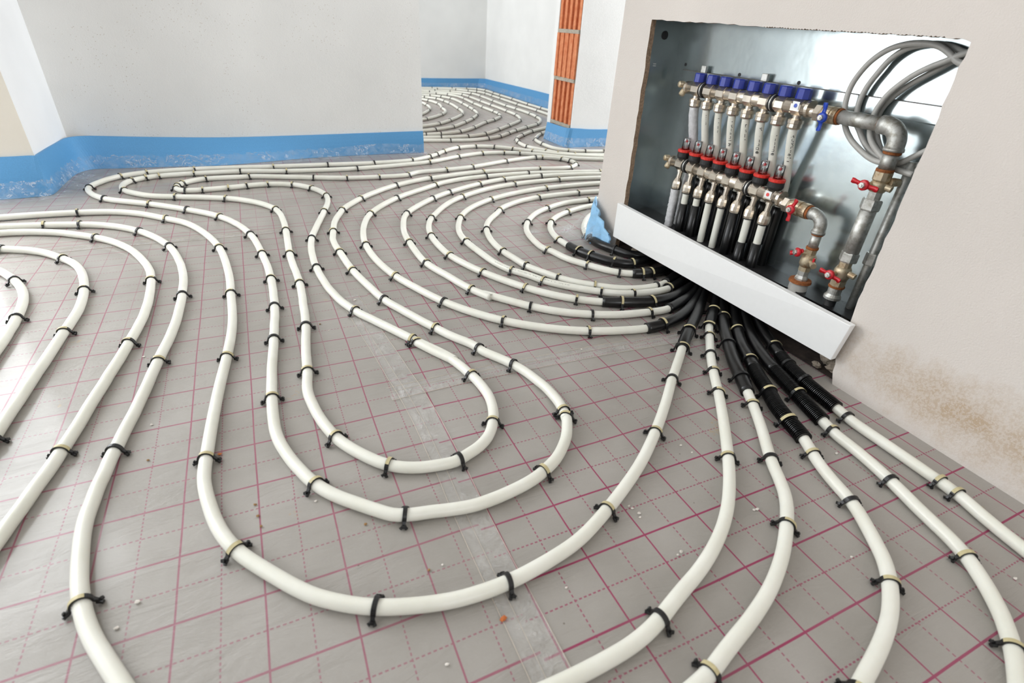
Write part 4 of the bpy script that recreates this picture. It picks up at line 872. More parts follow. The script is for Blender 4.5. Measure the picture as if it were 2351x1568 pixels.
PIPES['F5']=dict(sleeve=None,clips=[4.73, 6.79, 12.09, 17.1, 20.78, 24.72, 26.82, 29.03, 32.09, 34.34, 38.57, 41.86, 44.55, 46.37],
 pts=[(0.988,4.833),(1.048,4.829),(1.108,4.826),(1.168,4.823),(1.227,4.817),(1.284,4.803),(1.336,4.776),(1.377,4.735),(1.402,4.683),(1.418,4.625),(1.426,4.566),(1.428,4.506),(1.425,4.447),(1.422,4.387),(1.418,4.327),(1.413,4.268),(1.41,4.208),(1.406,4.148),(1.405,4.088),(1.404,4.028),(1.403,3.968),(1.403,3.908),(1.404,3.848),(1.405,3.788),(1.405,3.729),(1.404,3.669),(1.4,3.609),(1.39,3.55),(1.372,3.494),(1.346,3.44),(1.312,3.391),(1.274,3.345),(1.233,3.301),(1.189,3.26),(1.145,3.219),(1.104,3.176),(1.066,3.13),(1.028,3.083),(0.99,3.038),(0.949,2.993),(0.907,2.95),(0.863,2.91),(0.814,2.876),(0.761,2.85),(0.704,2.831),(0.646,2.817),(0.586,2.81),(0.527,2.808),(0.467,2.809),(0.447,2.809)])
PIPES['F6']=dict(sleeve=None,clips=[3.73, 5.55, 7.97, 13.51, 17.0, 19.68, 23.84, 27.25, 30.44, 34.09, 36.86],
 pts=[(0.95,4.691),(1.01,4.695),(1.07,4.695),(1.128,4.687),(1.182,4.665),(1.226,4.628),(1.261,4.58),(1.287,4.527),(1.304,4.47),(1.311,4.411),(1.312,4.352),(1.309,4.292),(1.306,4.232),(1.302,4.173),(1.298,4.113),(1.293,4.053),(1.288,3.994),(1.282,3.934),(1.275,3.875),(1.267,3.816),(1.258,3.757),(1.248,3.698),(1.233,3.64),(1.212,3.584),(1.187,3.53),(1.158,3.478),(1.127,3.426),(1.095,3.376),(1.061,3.327),(1.024,3.28),(0.987,3.233),(0.949,3.187),(0.911,3.141),(0.872,3.096),(0.829,3.055),(0.781,3.02),(0.728,2.99),(0.675,2.965),(0.619,2.942),(0.562,2.926),(0.503,2.915),(0.474,2.91)])
PIPES['F7']=dict(sleeve=None,clips=[2.76, 4.99, 7.53, 9.93, 15.31, 20.47, 25.43, 28.29],
 pts=[(0.92,4.578),(0.98,4.577),(1.038,4.566),(1.089,4.54),(1.13,4.499),(1.16,4.449),(1.175,4.392),(1.179,4.333),(1.182,4.273),(1.185,4.213),(1.185,4.154),(1.181,4.094),(1.176,4.034),(1.17,3.975),(1.163,3.915),(1.157,3.856),(1.151,3.796),(1.142,3.737),(1.127,3.679),(1.106,3.624),(1.08,3.57),(1.05,3.518),(1.016,3.468),(0.981,3.42),(0.944,3.373),(0.906,3.326),(0.868,3.28),(0.829,3.235),(0.786,3.194),(0.739,3.157),(0.688,3.126),(0.635,3.098),(0.58,3.076),(0.522,3.058),(0.513,3.055)])
PIPES['F8']=dict(sleeve=None,clips=[3.84, 7.4, 11.58, 17.34, 21.8],
 pts=[(0.9,4.504),(0.952,4.474),(0.995,4.434),(1.026,4.386),(1.047,4.33),(1.061,4.272),(1.069,4.213),(1.073,4.154),(1.069,4.095),(1.06,4.036),(1.046,3.978),(1.033,3.919),(1.024,3.86),(1.018,3.801),(1.006,3.743),(0.985,3.688),(0.957,3.635),(0.925,3.585),(0.889,3.538),(0.85,3.492),(0.809,3.448),(0.767,3.406),(0.722,3.367),(0.672,3.337),(0.616,3.315),(0.578,3.302)])
PIPES['F9']=dict(sleeve=None,clips=[3.44, 5.99, 10.59, 14.77],
 pts=[(0.866,4.377),(0.91,4.336),(0.94,4.288),(0.953,4.233),(0.953,4.174),(0.951,4.115),(0.949,4.055),(0.945,3.996),(0.936,3.937),(0.92,3.88),(0.897,3.825),(0.872,3.772),(0.845,3.718),(0.816,3.666),(0.783,3.617),(0.742,3.576),(0.692,3.545),(0.637,3.522)])
PIPES['Q1']=dict(sleeve=None,clips=[5.91, 15.57, 24.83, 34.99, 47.23, 53.69, 60.52, 64.05],
 pts=[(-0.634,-0.189),(-0.649,-0.163),(-0.663,-0.137),(-0.677,-0.111),(-0.691,-0.084),(-0.703,-0.056),(-0.712,-0.028),(-0.719,0.001),(-0.724,0.03),(-0.728,0.06),(-0.731,0.089),(-0.732,0.119),(-0.73,0.149),(-0.728,0.179),(-0.724,0.208),(-0.721,0.238),(-0.716,0.268),(-0.712,0.297),(-0.707,0.327),(-0.702,0.356),(-0.698,0.386),(-0.694,0.415),(-0.69,0.445),(-0.687,0.474),(-0.683,0.504),(-0.679,0.534),(-0.675,0.563),(-0.67,0.593),(-0.666,0.622),(-0.663,0.652),(-0.66,0.682),(-0.658,0.712),(-0.657,0.741),(-0.656,0.771),(-0.655,0.801),(-0.655,0.831),(-0.656,0.861),(-0.656,0.891),(-0.657,0.921),(-0.659,0.95),(-0.662,0.98),(-0.666,1.01),(-0.67,1.039),(-0.676,1.068),(-0.682,1.098),(-0.689,1.127),(-0.697,1.156),(-0.706,1.184),(-0.716,1.212),(-0.729,1.239),(-0.742,1.266),(-0.757,1.292),(-0.773,1.317),(-0.79,1.341),(-0.809,1.364),(-0.83,1.386),(-0.852,1.406),(-0.875,1.424),(-0.901,1.44),(-0.927,1.453),(-0.955,1.464),(-0.984,1.472),(-1.013,1.479),(-1.042,1.485),(-1.072,1.49),(-1.101,1.495),(-1.13,1.499),(-1.16,1.503),(-1.19,1.507),(-1.219,1.509),(-1.239,1.51)])
PIPES['Q2']=dict(sleeve=None,clips=[8.79, 20.02, 30.95, 45.21],
 pts=[(-0.847,0.031),(-0.841,0.06),(-0.836,0.09),(-0.829,0.119),(-0.823,0.148),(-0.816,0.177),(-0.81,0.207),(-0.803,0.236),(-0.797,0.265),(-0.792,0.295),(-0.787,0.324),(-0.782,0.354),(-0.778,0.384),(-0.774,0.413),(-0.769,0.443),(-0.764,0.472),(-0.76,0.502),(-0.755,0.531),(-0.75,0.561),(-0.746,0.591),(-0.742,0.62),(-0.738,0.65),(-0.734,0.68),(-0.731,0.71),(-0.728,0.739),(-0.727,0.769),(-0.726,0.799),(-0.726,0.829),(-0.727,0.859),(-0.728,0.889),(-0.73,0.919),(-0.732,0.949),(-0.736,0.979),(-0.74,1.008),(-0.747,1.037),(-0.755,1.066),(-0.765,1.095),(-0.775,1.123),(-0.786,1.15),(-0.798,1.178),(-0.812,1.205),(-0.827,1.23),(-0.844,1.255),(-0.862,1.279),(-0.882,1.301),(-0.904,1.322),(-0.927,1.341),(-0.95,1.359),(-0.975,1.376),(-1,1.393),(-1.026,1.407),(-1.054,1.419),(-1.082,1.429),(-1.111,1.436),(-1.14,1.441),(-1.17,1.442),(-1.2,1.442),(-1.22,1.441)])
PIPES['Q3']=dict(sleeve=None,clips=[3.39, 15.3, 22.52, 31.48, 38.24],
 pts=[(-0.905,0.256),(-0.903,0.286),(-0.901,0.316),(-0.899,0.346),(-0.897,0.376),(-0.895,0.406),(-0.893,0.435),(-0.89,0.465),(-0.888,0.495),(-0.886,0.525),(-0.884,0.555),(-0.881,0.585),(-0.879,0.614),(-0.877,0.644),(-0.875,0.674),(-0.873,0.704),(-0.87,0.734),(-0.868,0.764),(-0.866,0.793),(-0.865,0.823),(-0.866,0.853),(-0.868,0.883),(-0.871,0.913),(-0.875,0.942),(-0.88,0.972),(-0.886,1.001),(-0.893,1.03),(-0.901,1.059),(-0.911,1.087),(-0.923,1.114),(-0.938,1.14),(-0.956,1.164),(-0.975,1.187),(-0.994,1.21),(-1.015,1.232),(-1.038,1.251),(-1.063,1.267),(-1.09,1.28),(-1.117,1.291),(-1.145,1.301),(-1.174,1.309),(-1.184,1.312)])
PIPES['Q4']=dict(sleeve=None,clips=[9.89, 18.03],
 pts=[(-0.982,0.516),(-0.98,0.546),(-0.979,0.576),(-0.977,0.606),(-0.976,0.636),(-0.976,0.666),(-0.975,0.696),(-0.975,0.725),(-0.976,0.755),(-0.976,0.785),(-0.978,0.815),(-0.98,0.845),(-0.983,0.875),(-0.987,0.904),(-0.993,0.933),(-1.001,0.962),(-1.011,0.99),(-1.023,1.017),(-1.037,1.044),(-1.051,1.07),(-1.067,1.096),(-1.084,1.12),(-1.104,1.142),(-1.124,1.165),(-1.144,1.187),(-1.151,1.194)])
PIPES['P10']=dict(sleeve=9.51,clips=[6.61, 9.51, 11.49, 14.49, 16.79, 19.42, 26.16, 37.9],
 pts=[(0.705,0.421,0.115),(0.7,0.421,0.06),(0.7171,0.4084,0.022),(0.6871,0.3832,0.0145),(0.6648,0.3631,0.0145),(0.6427,0.343,0.0145),(0.6203,0.3231,0.0145),(0.5977,0.3035,0.0146),(0.5746,0.2844,0.0146),(0.5518,0.2652,0.0125),(0.5305,0.2445,0.0103),(0.5105,0.2222,0.0103),(0.4908,0.1997,0.0105),(0.471,0.1773,0.0105),(0.4514,0.1546,0.0105),(0.4324,0.1315,0.0105),(0.414,0.1079,0.0105),(0.396,0.0839,0.0105),(0.3785,0.0597,0.0105),(0.3611,0.0353,0.0105),(0.3432,0.0113,0.0105),(0.325,-0.0125,0.0105),(0.3066,-0.0361,0.0105),(0.2879,-0.0594,0.0105),(0.269,-0.0827,0.0105),(0.2499,-0.1058,0.0105),(0.2305,-0.1286,0.0105),(0.2107,-0.151,0.0105),(0.1901,-0.1727,0.0105),(0.1687,-0.1936,0.0105),(0.1462,-0.2134,0.0105),(0.1224,-0.2316,0.0105),(0.0975,-0.248,0.0105),(0.0714,-0.2627,0.0105),(0.0444,-0.2757,0.0105),(0.0167,-0.287,0.0105),(-0.0116,-0.2967,0.0105),(-0.0397,-0.307,0.0105),(-0.0676,-0.3176,0.0105),(-0.0964,-0.3259,0.0105),(-0.1258,-0.331,0.0105),(-0.1557,-0.3333,0.0105),(-0.1856,-0.3344,0.0105),(-0.2155,-0.3346,0.0105),(-0.2454,-0.334,0.0105),(-0.2754,-0.3331,0.0105)])
PIPES['P11']=dict(sleeve=19.78,clips=[8.58, 13.48, 18.06, 21.16, 26.26, 31.34, 41.01],
 pts=[(0.705,0.395,0.115),(0.7,0.395,0.06),(0.7475,0.3956,0.022),(0.7175,0.3968,0.0145),(0.6972,0.3748,0.0145),(0.6768,0.353,0.0145),(0.6564,0.3311,0.0145),(0.6361,0.3092,0.0145),(0.6159,0.2871,0.0145),(0.5959,0.2648,0.0145),(0.5762,0.2423,0.0145),(0.557,0.2194,0.0145),(0.5385,0.1959,0.0145),(0.5206,0.1719,0.0145),(0.5029,0.1478,0.0145),(0.4854,0.1236,0.0145),(0.4686,0.0989,0.0145),(0.4529,0.0734,0.0147),(0.438,0.0474,0.0143),(0.4236,0.0214,0.0123),(0.4087,-0.0045,0.0105),(0.3929,-0.0299,0.0104),(0.3763,-0.0548,0.0105),(0.3593,-0.0794,0.0105),(0.3417,-0.1036,0.0105),(0.3236,-0.1274,0.0105),(0.3057,-0.1513,0.0105),(0.2892,-0.1763,0.0105),(0.2738,-0.2019,0.0105),(0.2569,-0.2266,0.0105),(0.2368,-0.2485,0.0105),(0.2142,-0.2681,0.0105),(0.1906,-0.2865,0.0105),(0.1662,-0.3038,0.0105),(0.1408,-0.3195,0.0105),(0.1145,-0.3337,0.0105),(0.0873,-0.3462,0.0105),(0.0594,-0.3568,0.0105),(0.0309,-0.3662,0.0105),(0.0022,-0.3745,0.0105),(-0.0264,-0.3832,0.0105),(-0.0549,-0.3922,0.0105),(-0.0842,-0.3978,0.0105),(-0.1039,-0.4005,0.0105)])
PIPES['P12']=dict(sleeve=22.44,clips=[9.05, 13.51, 17.81, 20.51, 23.64, 27.5, 32.42, 38.52],
 pts=[(0.705,0.369,0.115),(0.7,0.369,0.06),(0.7352,0.359033,0.022),(0.7052,0.3391,0.0145),(0.685,0.317,0.0145),(0.6649,0.295,0.0145),(0.6449,0.2729,0.0145),(0.6249,0.2507,0.0145),(0.6051,0.2284,0.0145),(0.5858,0.2057,0.0145),(0.5672,0.1823,0.0145),(0.5492,0.1585,0.0145),(0.5325,0.1338,0.0145),(0.5178,0.1079,0.0145),(0.5033,0.0817,0.0145),(0.4884,0.0559,0.0145),(0.4741,0.0297,0.0145),(0.4611,0.0028,0.0145),(0.4472,-0.0235,0.0145),(0.4324,-0.0493,0.0146),(0.4212,-0.0769,0.0146),(0.4129,-0.1055,0.0135),(0.406,-0.1344,0.0114),(0.3938,-0.1613,0.0104),(0.3791,-0.1871,0.0105),(0.3671,-0.2144,0.0105),(0.3575,-0.2426,0.0105),(0.3493,-0.2713,0.0105),(0.3378,-0.2987,0.0105),(0.3226,-0.3244,0.0105),(0.3065,-0.3495,0.0105),(0.2891,-0.3737,0.0105),(0.268,-0.3946,0.0105),(0.2443,-0.4127,0.0105),(0.219,-0.4284,0.0105),(0.1921,-0.4413,0.0105),(0.1642,-0.452,0.0105),(0.1358,-0.4611,0.0105),(0.1072,-0.4696,0.0105),(0.0787,-0.4784,0.0105),(0.0598,-0.4848,0.0105)])
PIPES['P13']=dict(sleeve=19.78,clips=[16.93, 20.69, 25.15, 29.99, 34.72],
 pts=[(0.705,0.343,0.115),(0.7,0.343,0.06),(0.7428,0.333467,0.022),(0.7128,0.3144,0.0145),(0.6932,0.2918,0.0145),(0.6736,0.2692,0.0145),(0.6545,0.2463,0.0145),(0.636,0.2228,0.0145),(0.618,0.1989,0.0145),(0.6006,0.1746,0.0145),(0.5842,0.1496,0.0145),(0.569,0.1238,0.0145),(0.555,0.0974,0.0145),(0.5427,0.0702,0.0145),(0.5326,0.0421,0.0145),(0.5235,0.0136,0.0145),(0.514,-0.0148,0.0145),(0.5041,-0.043,0.0146),(0.4943,-0.0712,0.0145),(0.4876,-0.1002,0.0127),(0.4811,-0.1291,0.0106),(0.4733,-0.1577,0.0105),(0.4704,-0.1874,0.0105),(0.4668,-0.217,0.0105),(0.4612,-0.2464,0.0105),(0.4545,-0.2755,0.0105),(0.4464,-0.3043,0.0105),(0.4377,-0.3329,0.0105),(0.4304,-0.3619,0.0105),(0.4228,-0.3908,0.0105),(0.4113,-0.4182,0.0105),(0.3953,-0.4434,0.0105),(0.377,-0.4671,0.0105),(0.3569,-0.4891,0.0105),(0.3344,-0.5088,0.0105),(0.3103,-0.5264,0.0105),(0.2847,-0.5416,0.0105),(0.2581,-0.5555,0.0105)])
PIPES['P14']=dict(sleeve=16.68,clips=[9.14, 11.64, 13.6, 17.75, 23.64, 24.66],
 pts=[(0.705,0.317,0.115),(0.7,0.317,0.06),(0.7381,0.3001,0.022),(0.7081,0.2663,0.0145),(0.6902,0.2423,0.0145),(0.6725,0.2184,0.0145),(0.6556,0.1938,0.0145),(0.6403,0.1682,0.0145),(0.6265,0.1418,0.0145),(0.613,0.1152,0.0145),(0.5991,0.0888,0.0145),(0.5854,0.0623,0.0145),(0.5739,0.0349,0.0145),(0.5651,0.0064,0.0145),(0.5578,-0.0225,0.0146),(0.5526,-0.0518,0.0141),(0.5506,-0.0814,0.012),(0.5467,-0.1108,0.0105),(0.5412,-0.14,0.0105),(0.5396,-0.1697,0.0105),(0.5392,-0.1995,0.0105),(0.5385,-0.2293,0.0105),(0.5376,-0.2592,0.0105),(0.5367,-0.289,0.0105),(0.5357,-0.3188,0.0105),(0.532,-0.3482,0.0105),(0.5242,-0.3769,0.0105),(0.5174,-0.406,0.0105),(0.5122,-0.4353,0.0105),(0.5071,-0.4646,0.0105),(0.5018,-0.494,0.0105)])
PIPES['U1']=dict(sleeve=14.86,clips=[13.49, 19.94, 26.98, 33.03, 40.11, 48.71, 59.45, 66.58, 75.45, 85.36, 93.02, 106.07],
 pts=[(0.705,0.473,0.115),(0.7,0.473,0.06),(0.7222,0.4639,0.022),(0.6922,0.4457,0.0145),(0.6692,0.4265,0.0145),(0.6458,0.4079,0.0145),(0.6218,0.3899,0.0145),(0.5974,0.3726,0.0145),(0.5722,0.3564,0.0145),(0.5466,0.341,0.0145),(0.5202,0.3269,0.0145),(0.4928,0.3148,0.0146),(0.4646,0.305,0.0148),(0.4356,0.2979,0.0147),(0.406,0.2957,0.013),(0.3764,0.2989,0.0106),(0.3469,0.3039,0.0101),(0.3176,0.3099,0.0104),(0.2886,0.3171,0.0105),(0.2599,0.3257,0.0105),(0.2317,0.3358,0.0105),(0.2042,0.3476,0.0105),(0.1775,0.361,0.0105),(0.1515,0.376,0.0105),(0.1265,0.3924,0.0105),(0.1024,0.4102,0.0105),(0.0792,0.4291,0.0105),(0.0572,0.4493,0.0105),(0.0366,0.471,0.0105),(0.0171,0.4938,0.0105),(-0.0012,0.5174,0.0105),(-0.0186,0.5418,0.0105),(-0.0348,0.567,0.0105),(-0.0497,0.5929,0.0105),(-0.0631,0.6197,0.0105),(-0.0753,0.647,0.0105),(-0.0868,0.6747,0.0105),(-0.098,0.7024,0.0105),(-0.1091,0.7302,0.0105),(-0.1195,0.7583,0.0105),(-0.1285,0.7868,0.0105),(-0.1361,0.8158,0.0105),(-0.1425,0.845,0.0105),(-0.148,0.8745,0.0105),(-0.1524,0.9041,0.0105),(-0.1558,0.9338,0.0105),(-0.1581,0.9637,0.0105),(-0.1593,0.9936,0.0105),(-0.1595,1.0235,0.0105),(-0.1586,1.0534,0.0105),(-0.1564,1.0833,0.0105),(-0.1527,1.113,0.0105),(-0.148,1.1425,0.0105),(-0.1424,1.1719,0.0105),(-0.1358,1.2011,0.0105),(-0.128,1.23,0.0105),(-0.1192,1.2586,0.0105),(-0.1096,1.287,0.0105),(-0.0985,1.3147,0.0105),(-0.0854,1.3416,0.0105),(-0.0702,1.3674,0.0105),(-0.0535,1.3922,0.0105),(-0.0356,1.4162,0.0105),(-0.0168,1.4395,0.0105),(0.0028,1.4621,0.0105),(0.0231,1.4841,0.0105),(0.0441,1.5054,0.0105),(0.0661,1.5257,0.0105),(0.089,1.5449,0.0105),(0.1127,1.5632,0.0105),(0.1369,1.5809,0.0105),(0.1614,1.5981,0.0105),(0.186,1.6151,0.0105),(0.2107,1.632,0.0105),(0.2353,1.6491,0.0105),(0.259,1.6669,0.0105),(0.2828,1.6841,0.0105),(0.3087,1.6985,0.0105),(0.3358,1.7109,0.0105),(0.3635,1.7224,0.0105),(0.3915,1.7328,0.0105),(0.4201,1.7417,0.0105),(0.449,1.7491,0.0105),(0.4784,1.7551,0.0105),(0.5079,1.7599,0.0105),(0.5376,1.764,0.0105),(0.5673,1.7675,0.0105),(0.5971,1.7706,0.0105),(0.6269,1.7731,0.0105),(0.6568,1.7752,0.0105),(0.6867,1.7767,0.0105),(0.7166,1.7777,0.0105),(0.7465,1.778,0.0105),(0.7765,1.7775,0.0105),(0.8064,1.7762,0.0105),(0.8362,1.7739,0.0105),(0.866,1.7709,0.0105),(0.8957,1.7673,0.0105),(0.9254,1.7634,0.0105),(0.9551,1.7594,0.0105),(0.9847,1.7555,0.0105),(1.0144,1.7515,0.0105),(1.0441,1.7475,0.0105),(1.0737,1.7432,0.0105),(1.1034,1.7389,0.0105),(1.133,1.7344,0.0105),(1.1625,1.73,0.0105),(1.192,1.7255,0.0105),(1.2217,1.7208,0.0105),(1.2415,1.7177,0.0105)])
PIPES['U2']=dict(sleeve=9.41,clips=[11.34, 16.72, 21.85, 31.82, 39.1, 44.88, 54.86, 62.44, 66.4, 73.11, 78.14, 85.13],
 pts=[(0.705,0.499,0.115),(0.7,0.499,0.06),(0.6994,0.480933,0.022),(0.6694,0.4448,0.0145),(0.6455,0.4266,0.0145),(0.6207,0.4099,0.0145),(0.594,0.3967,0.0147),(0.5659,0.3861,0.0146),(0.5377,0.3762,0.0134),(0.5091,0.3679,0.0114),(0.4795,0.3648,0.0104),(0.4497,0.3668,0.0104),(0.4199,0.3704,0.0105),(0.3903,0.3749,0.0105),(0.3609,0.3808,0.0105),(0.332,0.3887,0.0105),(0.3039,0.3989,0.0105),(0.2764,0.4109,0.0105),(0.2496,0.4243,0.0105),(0.2238,0.4396,0.0105),(0.1996,0.4572,0.0105),(0.1768,0.4766,0.0105),(0.1553,0.4975,0.0105),(0.1354,0.5199,0.0105),(0.1164,0.543,0.0105),(0.0974,0.5663,0.0105),(0.0787,0.5895,0.0105),(0.064,0.6049,0.0105),(0.0689,0.5905,0.0105),(0.0766,0.5767,0.0105),(0.0668,0.5948,0.0105),(0.053,0.6212,0.0105),(0.0408,0.6486,0.0105),(0.0308,0.6768,0.0105),(0.0221,0.7055,0.0105),(0.0138,0.7343,0.0105),(0.0047,0.7629,0.0105),(-0.0048,0.7913,0.0105),(-0.0133,0.82,0.0105),(-0.0195,0.8493,0.0105),(-0.023,0.8791,0.0105),(-0.0244,0.909,0.0105),(-0.0247,0.939,0.0105),(-0.0243,0.9689,0.0105),(-0.0234,0.9989,0.0105),(-0.0225,1.0289,0.0105),(-0.0212,1.0588,0.0105),(-0.019,1.0887,0.0105),(-0.0153,1.1185,0.0105),(-0.0101,1.148,0.0105),(-0.0036,1.1772,0.0105),(0.0039,1.2062,0.0105),(0.0118,1.2352,0.0105),(0.0208,1.2637,0.0105),(0.032,1.2914,0.0105),(0.0463,1.3177,0.0105),(0.0633,1.3423,0.0105),(0.0821,1.3656,0.0105),(0.102,1.388,0.0105),(0.1227,1.4097,0.0105),(0.1439,1.4308,0.0105),(0.1656,1.4515,0.0105),(0.1877,1.4718,0.0105),(0.2102,1.4916,0.0105),(0.2336,1.5104,0.0105),(0.2578,1.528,0.0105),(0.2827,1.5447,0.0105),(0.308,1.5607,0.0105),(0.3337,1.5761,0.0105),(0.3597,1.5911,0.0105),(0.386,1.6055,0.0105),(0.4125,1.6195,0.0105),(0.4394,1.6328,0.0105),(0.4665,1.6456,0.0105),(0.4939,1.6577,0.0105),(0.5216,1.6692,0.0105),(0.5497,1.6796,0.0105),(0.5782,1.6887,0.0105),(0.6072,1.6962,0.0105),(0.6366,1.7021,0.0105),(0.6662,1.7066,0.0105),(0.696,1.71,0.0105),(0.7258,1.7125,0.0105),(0.7558,1.7142,0.0105),(0.7857,1.7155,0.0105),(0.8157,1.7162,0.0105),(0.8457,1.7164,0.0105),(0.8756,1.716,0.0105),(0.9056,1.715,0.0105),(0.9355,1.7134,0.0105),(0.9654,1.7113,0.0105),(0.9953,1.7088,0.0105),(1.0251,1.7057,0.0105),(1.0549,1.7021,0.0105),(1.0845,1.6977,0.0105),(1.1141,1.6927,0.0105),(1.1435,1.6874,0.0105),(1.173,1.6819,0.0105),(1.2026,1.6765,0.0105),(1.2124,1.6748,0.0105)])
PIPES['U3']=dict(sleeve=14.74,clips=[10.1, 13.12, 17.05, 22.08, 26.91, 32.23, 38.26, 44.55, 55.16, 65.9, 74.43],
 pts=[(0.705,0.525,0.115),(0.7,0.525,0.06),(0.7097,0.505467,0.022),(0.6797,0.4664,0.0145),(0.6525,0.4537,0.0145),(0.6253,0.4413,0.0145),(0.5977,0.4299,0.0145),(0.5696,0.4196,0.0145),(0.5406,0.4123,0.0145),(0.5109,0.4097,0.0145),(0.4811,0.4114,0.0145),(0.4516,0.4163,0.0147),(0.4226,0.4238,0.0149),(0.3945,0.4337,0.0144),(0.3681,0.4475,0.0123),(0.3428,0.4633,0.0105),(0.3172,0.4789,0.0103),(0.2924,0.4956,0.0105),(0.2691,0.5143,0.0105),(0.2474,0.5349,0.0105),(0.2273,0.5571,0.0105),(0.2086,0.5804,0.0105),(0.1912,0.6048,0.0105),(0.175,0.63,0.0105),(0.1597,0.6557,0.0105),(0.145,0.6818,0.0105),(0.131,0.7083,0.0105),(0.1177,0.7351,0.0105),(0.1055,0.7624,0.0105),(0.0948,0.7904,0.0105),(0.085,0.8187,0.0105),(0.076,0.8473,0.0105),(0.0688,0.8763,0.0105),(0.0638,0.9058,0.0105),(0.061,0.9356,0.0105),(0.0595,0.9655,0.0105),(0.059,0.9954,0.0105),(0.0595,1.0253,0.0105),(0.0614,1.0552,0.0105),(0.065,1.0849,0.0105),(0.0702,1.1144,0.0105),(0.0773,1.1435,0.0105),(0.0862,1.172,0.0105),(0.0967,1.2,0.0105),(0.109,1.2273,0.0105),(0.1236,1.2534,0.0105),(0.1404,1.2781,0.0105),(0.1575,1.3027,0.0105),(0.1747,1.3272,0.0105),(0.1928,1.351,0.0105),(0.2117,1.3742,0.0105),(0.2315,1.3967,0.0105),(0.2524,1.4181,0.0105),(0.2745,1.4383,0.0105),(0.2978,1.4571,0.0105),(0.322,1.4746,0.0105),(0.3469,1.4913,0.0105),(0.3722,1.5072,0.0105),(0.398,1.5224,0.0105),(0.4243,1.5368,0.0105),(0.451,1.5502,0.0105),(0.4783,1.5625,0.0105),(0.5061,1.5736,0.0105),(0.5344,1.5835,0.0105),(0.563,1.5922,0.0105),(0.592,1.5998,0.0105),(0.6211,1.6065,0.0105),(0.6505,1.6124,0.0105),(0.68,1.6177,0.0105),(0.7096,1.6223,0.0105),(0.7392,1.6263,0.0105),(0.769,1.6298,0.0105),(0.7988,1.6328,0.0105),(0.8286,1.6351,0.0105),(0.8585,1.6367,0.0105),(0.8884,1.6375,0.0105),(0.9184,1.6375,0.0105),(0.9483,1.6367,0.0105),(0.9782,1.6352,0.0105),(1.0081,1.6332,0.0105),(1.0379,1.6307,0.0105),(1.0677,1.6276,0.0105),(1.0973,1.6238,0.0105),(1.1268,1.619,0.0105),(1.1561,1.6122,0.0105),(1.1659,1.61,0.0105)])
PIPES['U4']=dict(sleeve=9.52,clips=[9.52, 13.75, 16.73, 22.29, 26.09, 35.11, 43.38, 52.51, 63.66],
 pts=[(0.705,0.551,0.115),(0.7,0.551,0.06),(0.797,0.549033,0.022),(0.767,0.5451,0.0145),(0.74,0.5321,0.0145),(0.7131,0.5191,0.0145),(0.6861,0.5061,0.0147),(0.6591,0.4932,0.0148),(0.6315,0.4817,0.0141),(0.603,0.4729,0.0119),(0.5737,0.468,0.0104),(0.5438,0.4663,0.0103),(0.5139,0.4674,0.0105),(0.4843,0.4713,0.0105),(0.4551,0.4778,0.0105),(0.4269,0.4876,0.0105),(0.4007,0.5018,0.0105),(0.3761,0.5189,0.0105),(0.3524,0.5372,0.0105),(0.3295,0.5565,0.0105),(0.3077,0.5769,0.0105),(0.2869,0.5985,0.0105),(0.2679,0.6216,0.0105),(0.2525,0.6471,0.0105),(0.239,0.6737,0.0105),(0.222,0.6982,0.0105),(0.2044,0.7222,0.0105),(0.1917,0.7491,0.0105),(0.1827,0.7776,0.0105),(0.1758,0.8067,0.0105),(0.1712,0.8363,0.0105),(0.1679,0.866,0.0105),(0.1645,0.8958,0.0105),(0.1612,0.9256,0.0105),(0.1588,0.9554,0.0105),(0.1578,0.9853,0.0105),(0.1584,1.0152,0.0105),(0.1608,1.0451,0.0105),(0.1655,1.0746,0.0105),(0.1728,1.1036,0.0105),(0.1823,1.132,0.0105),(0.1934,1.1598,0.0105),(0.2056,1.1871,0.0105),(0.2187,1.214,0.0105),(0.2333,1.2402,0.0105),(0.25,1.2649,0.0105),(0.2688,1.2882,0.0105),(0.2889,1.3103,0.0105),(0.3105,1.331,0.0105),(0.3334,1.3503,0.0105),(0.3573,1.3683,0.0105),(0.3821,1.3852,0.0105),(0.4075,1.401,0.0105),(0.4336,1.4156,0.0105),(0.4603,1.4291,0.0105),(0.4875,1.4417,0.0105),(0.5151,1.4534,0.0105),(0.543,1.4642,0.0105),(0.5712,1.4742,0.0105),(0.5998,1.4833,0.0105),(0.6285,1.4916,0.0105),(0.6576,1.4989,0.0105),(0.6869,1.5051,0.0105),(0.7163,1.5104,0.0105),(0.746,1.5147,0.0105),(0.7757,1.5183,0.0105),(0.8055,1.5212,0.0105),(0.8354,1.5237,0.0105),(0.8652,1.5258,0.0105),(0.8951,1.5275,0.0105),(0.9251,1.5288,0.0105),(0.955,1.5298,0.0105),(0.9849,1.5303,0.0105),(1.0149,1.53,0.0105),(1.0445,1.5282,0.0105),(1.0743,1.5244,0.0105),(1.1036,1.518,0.0105)])
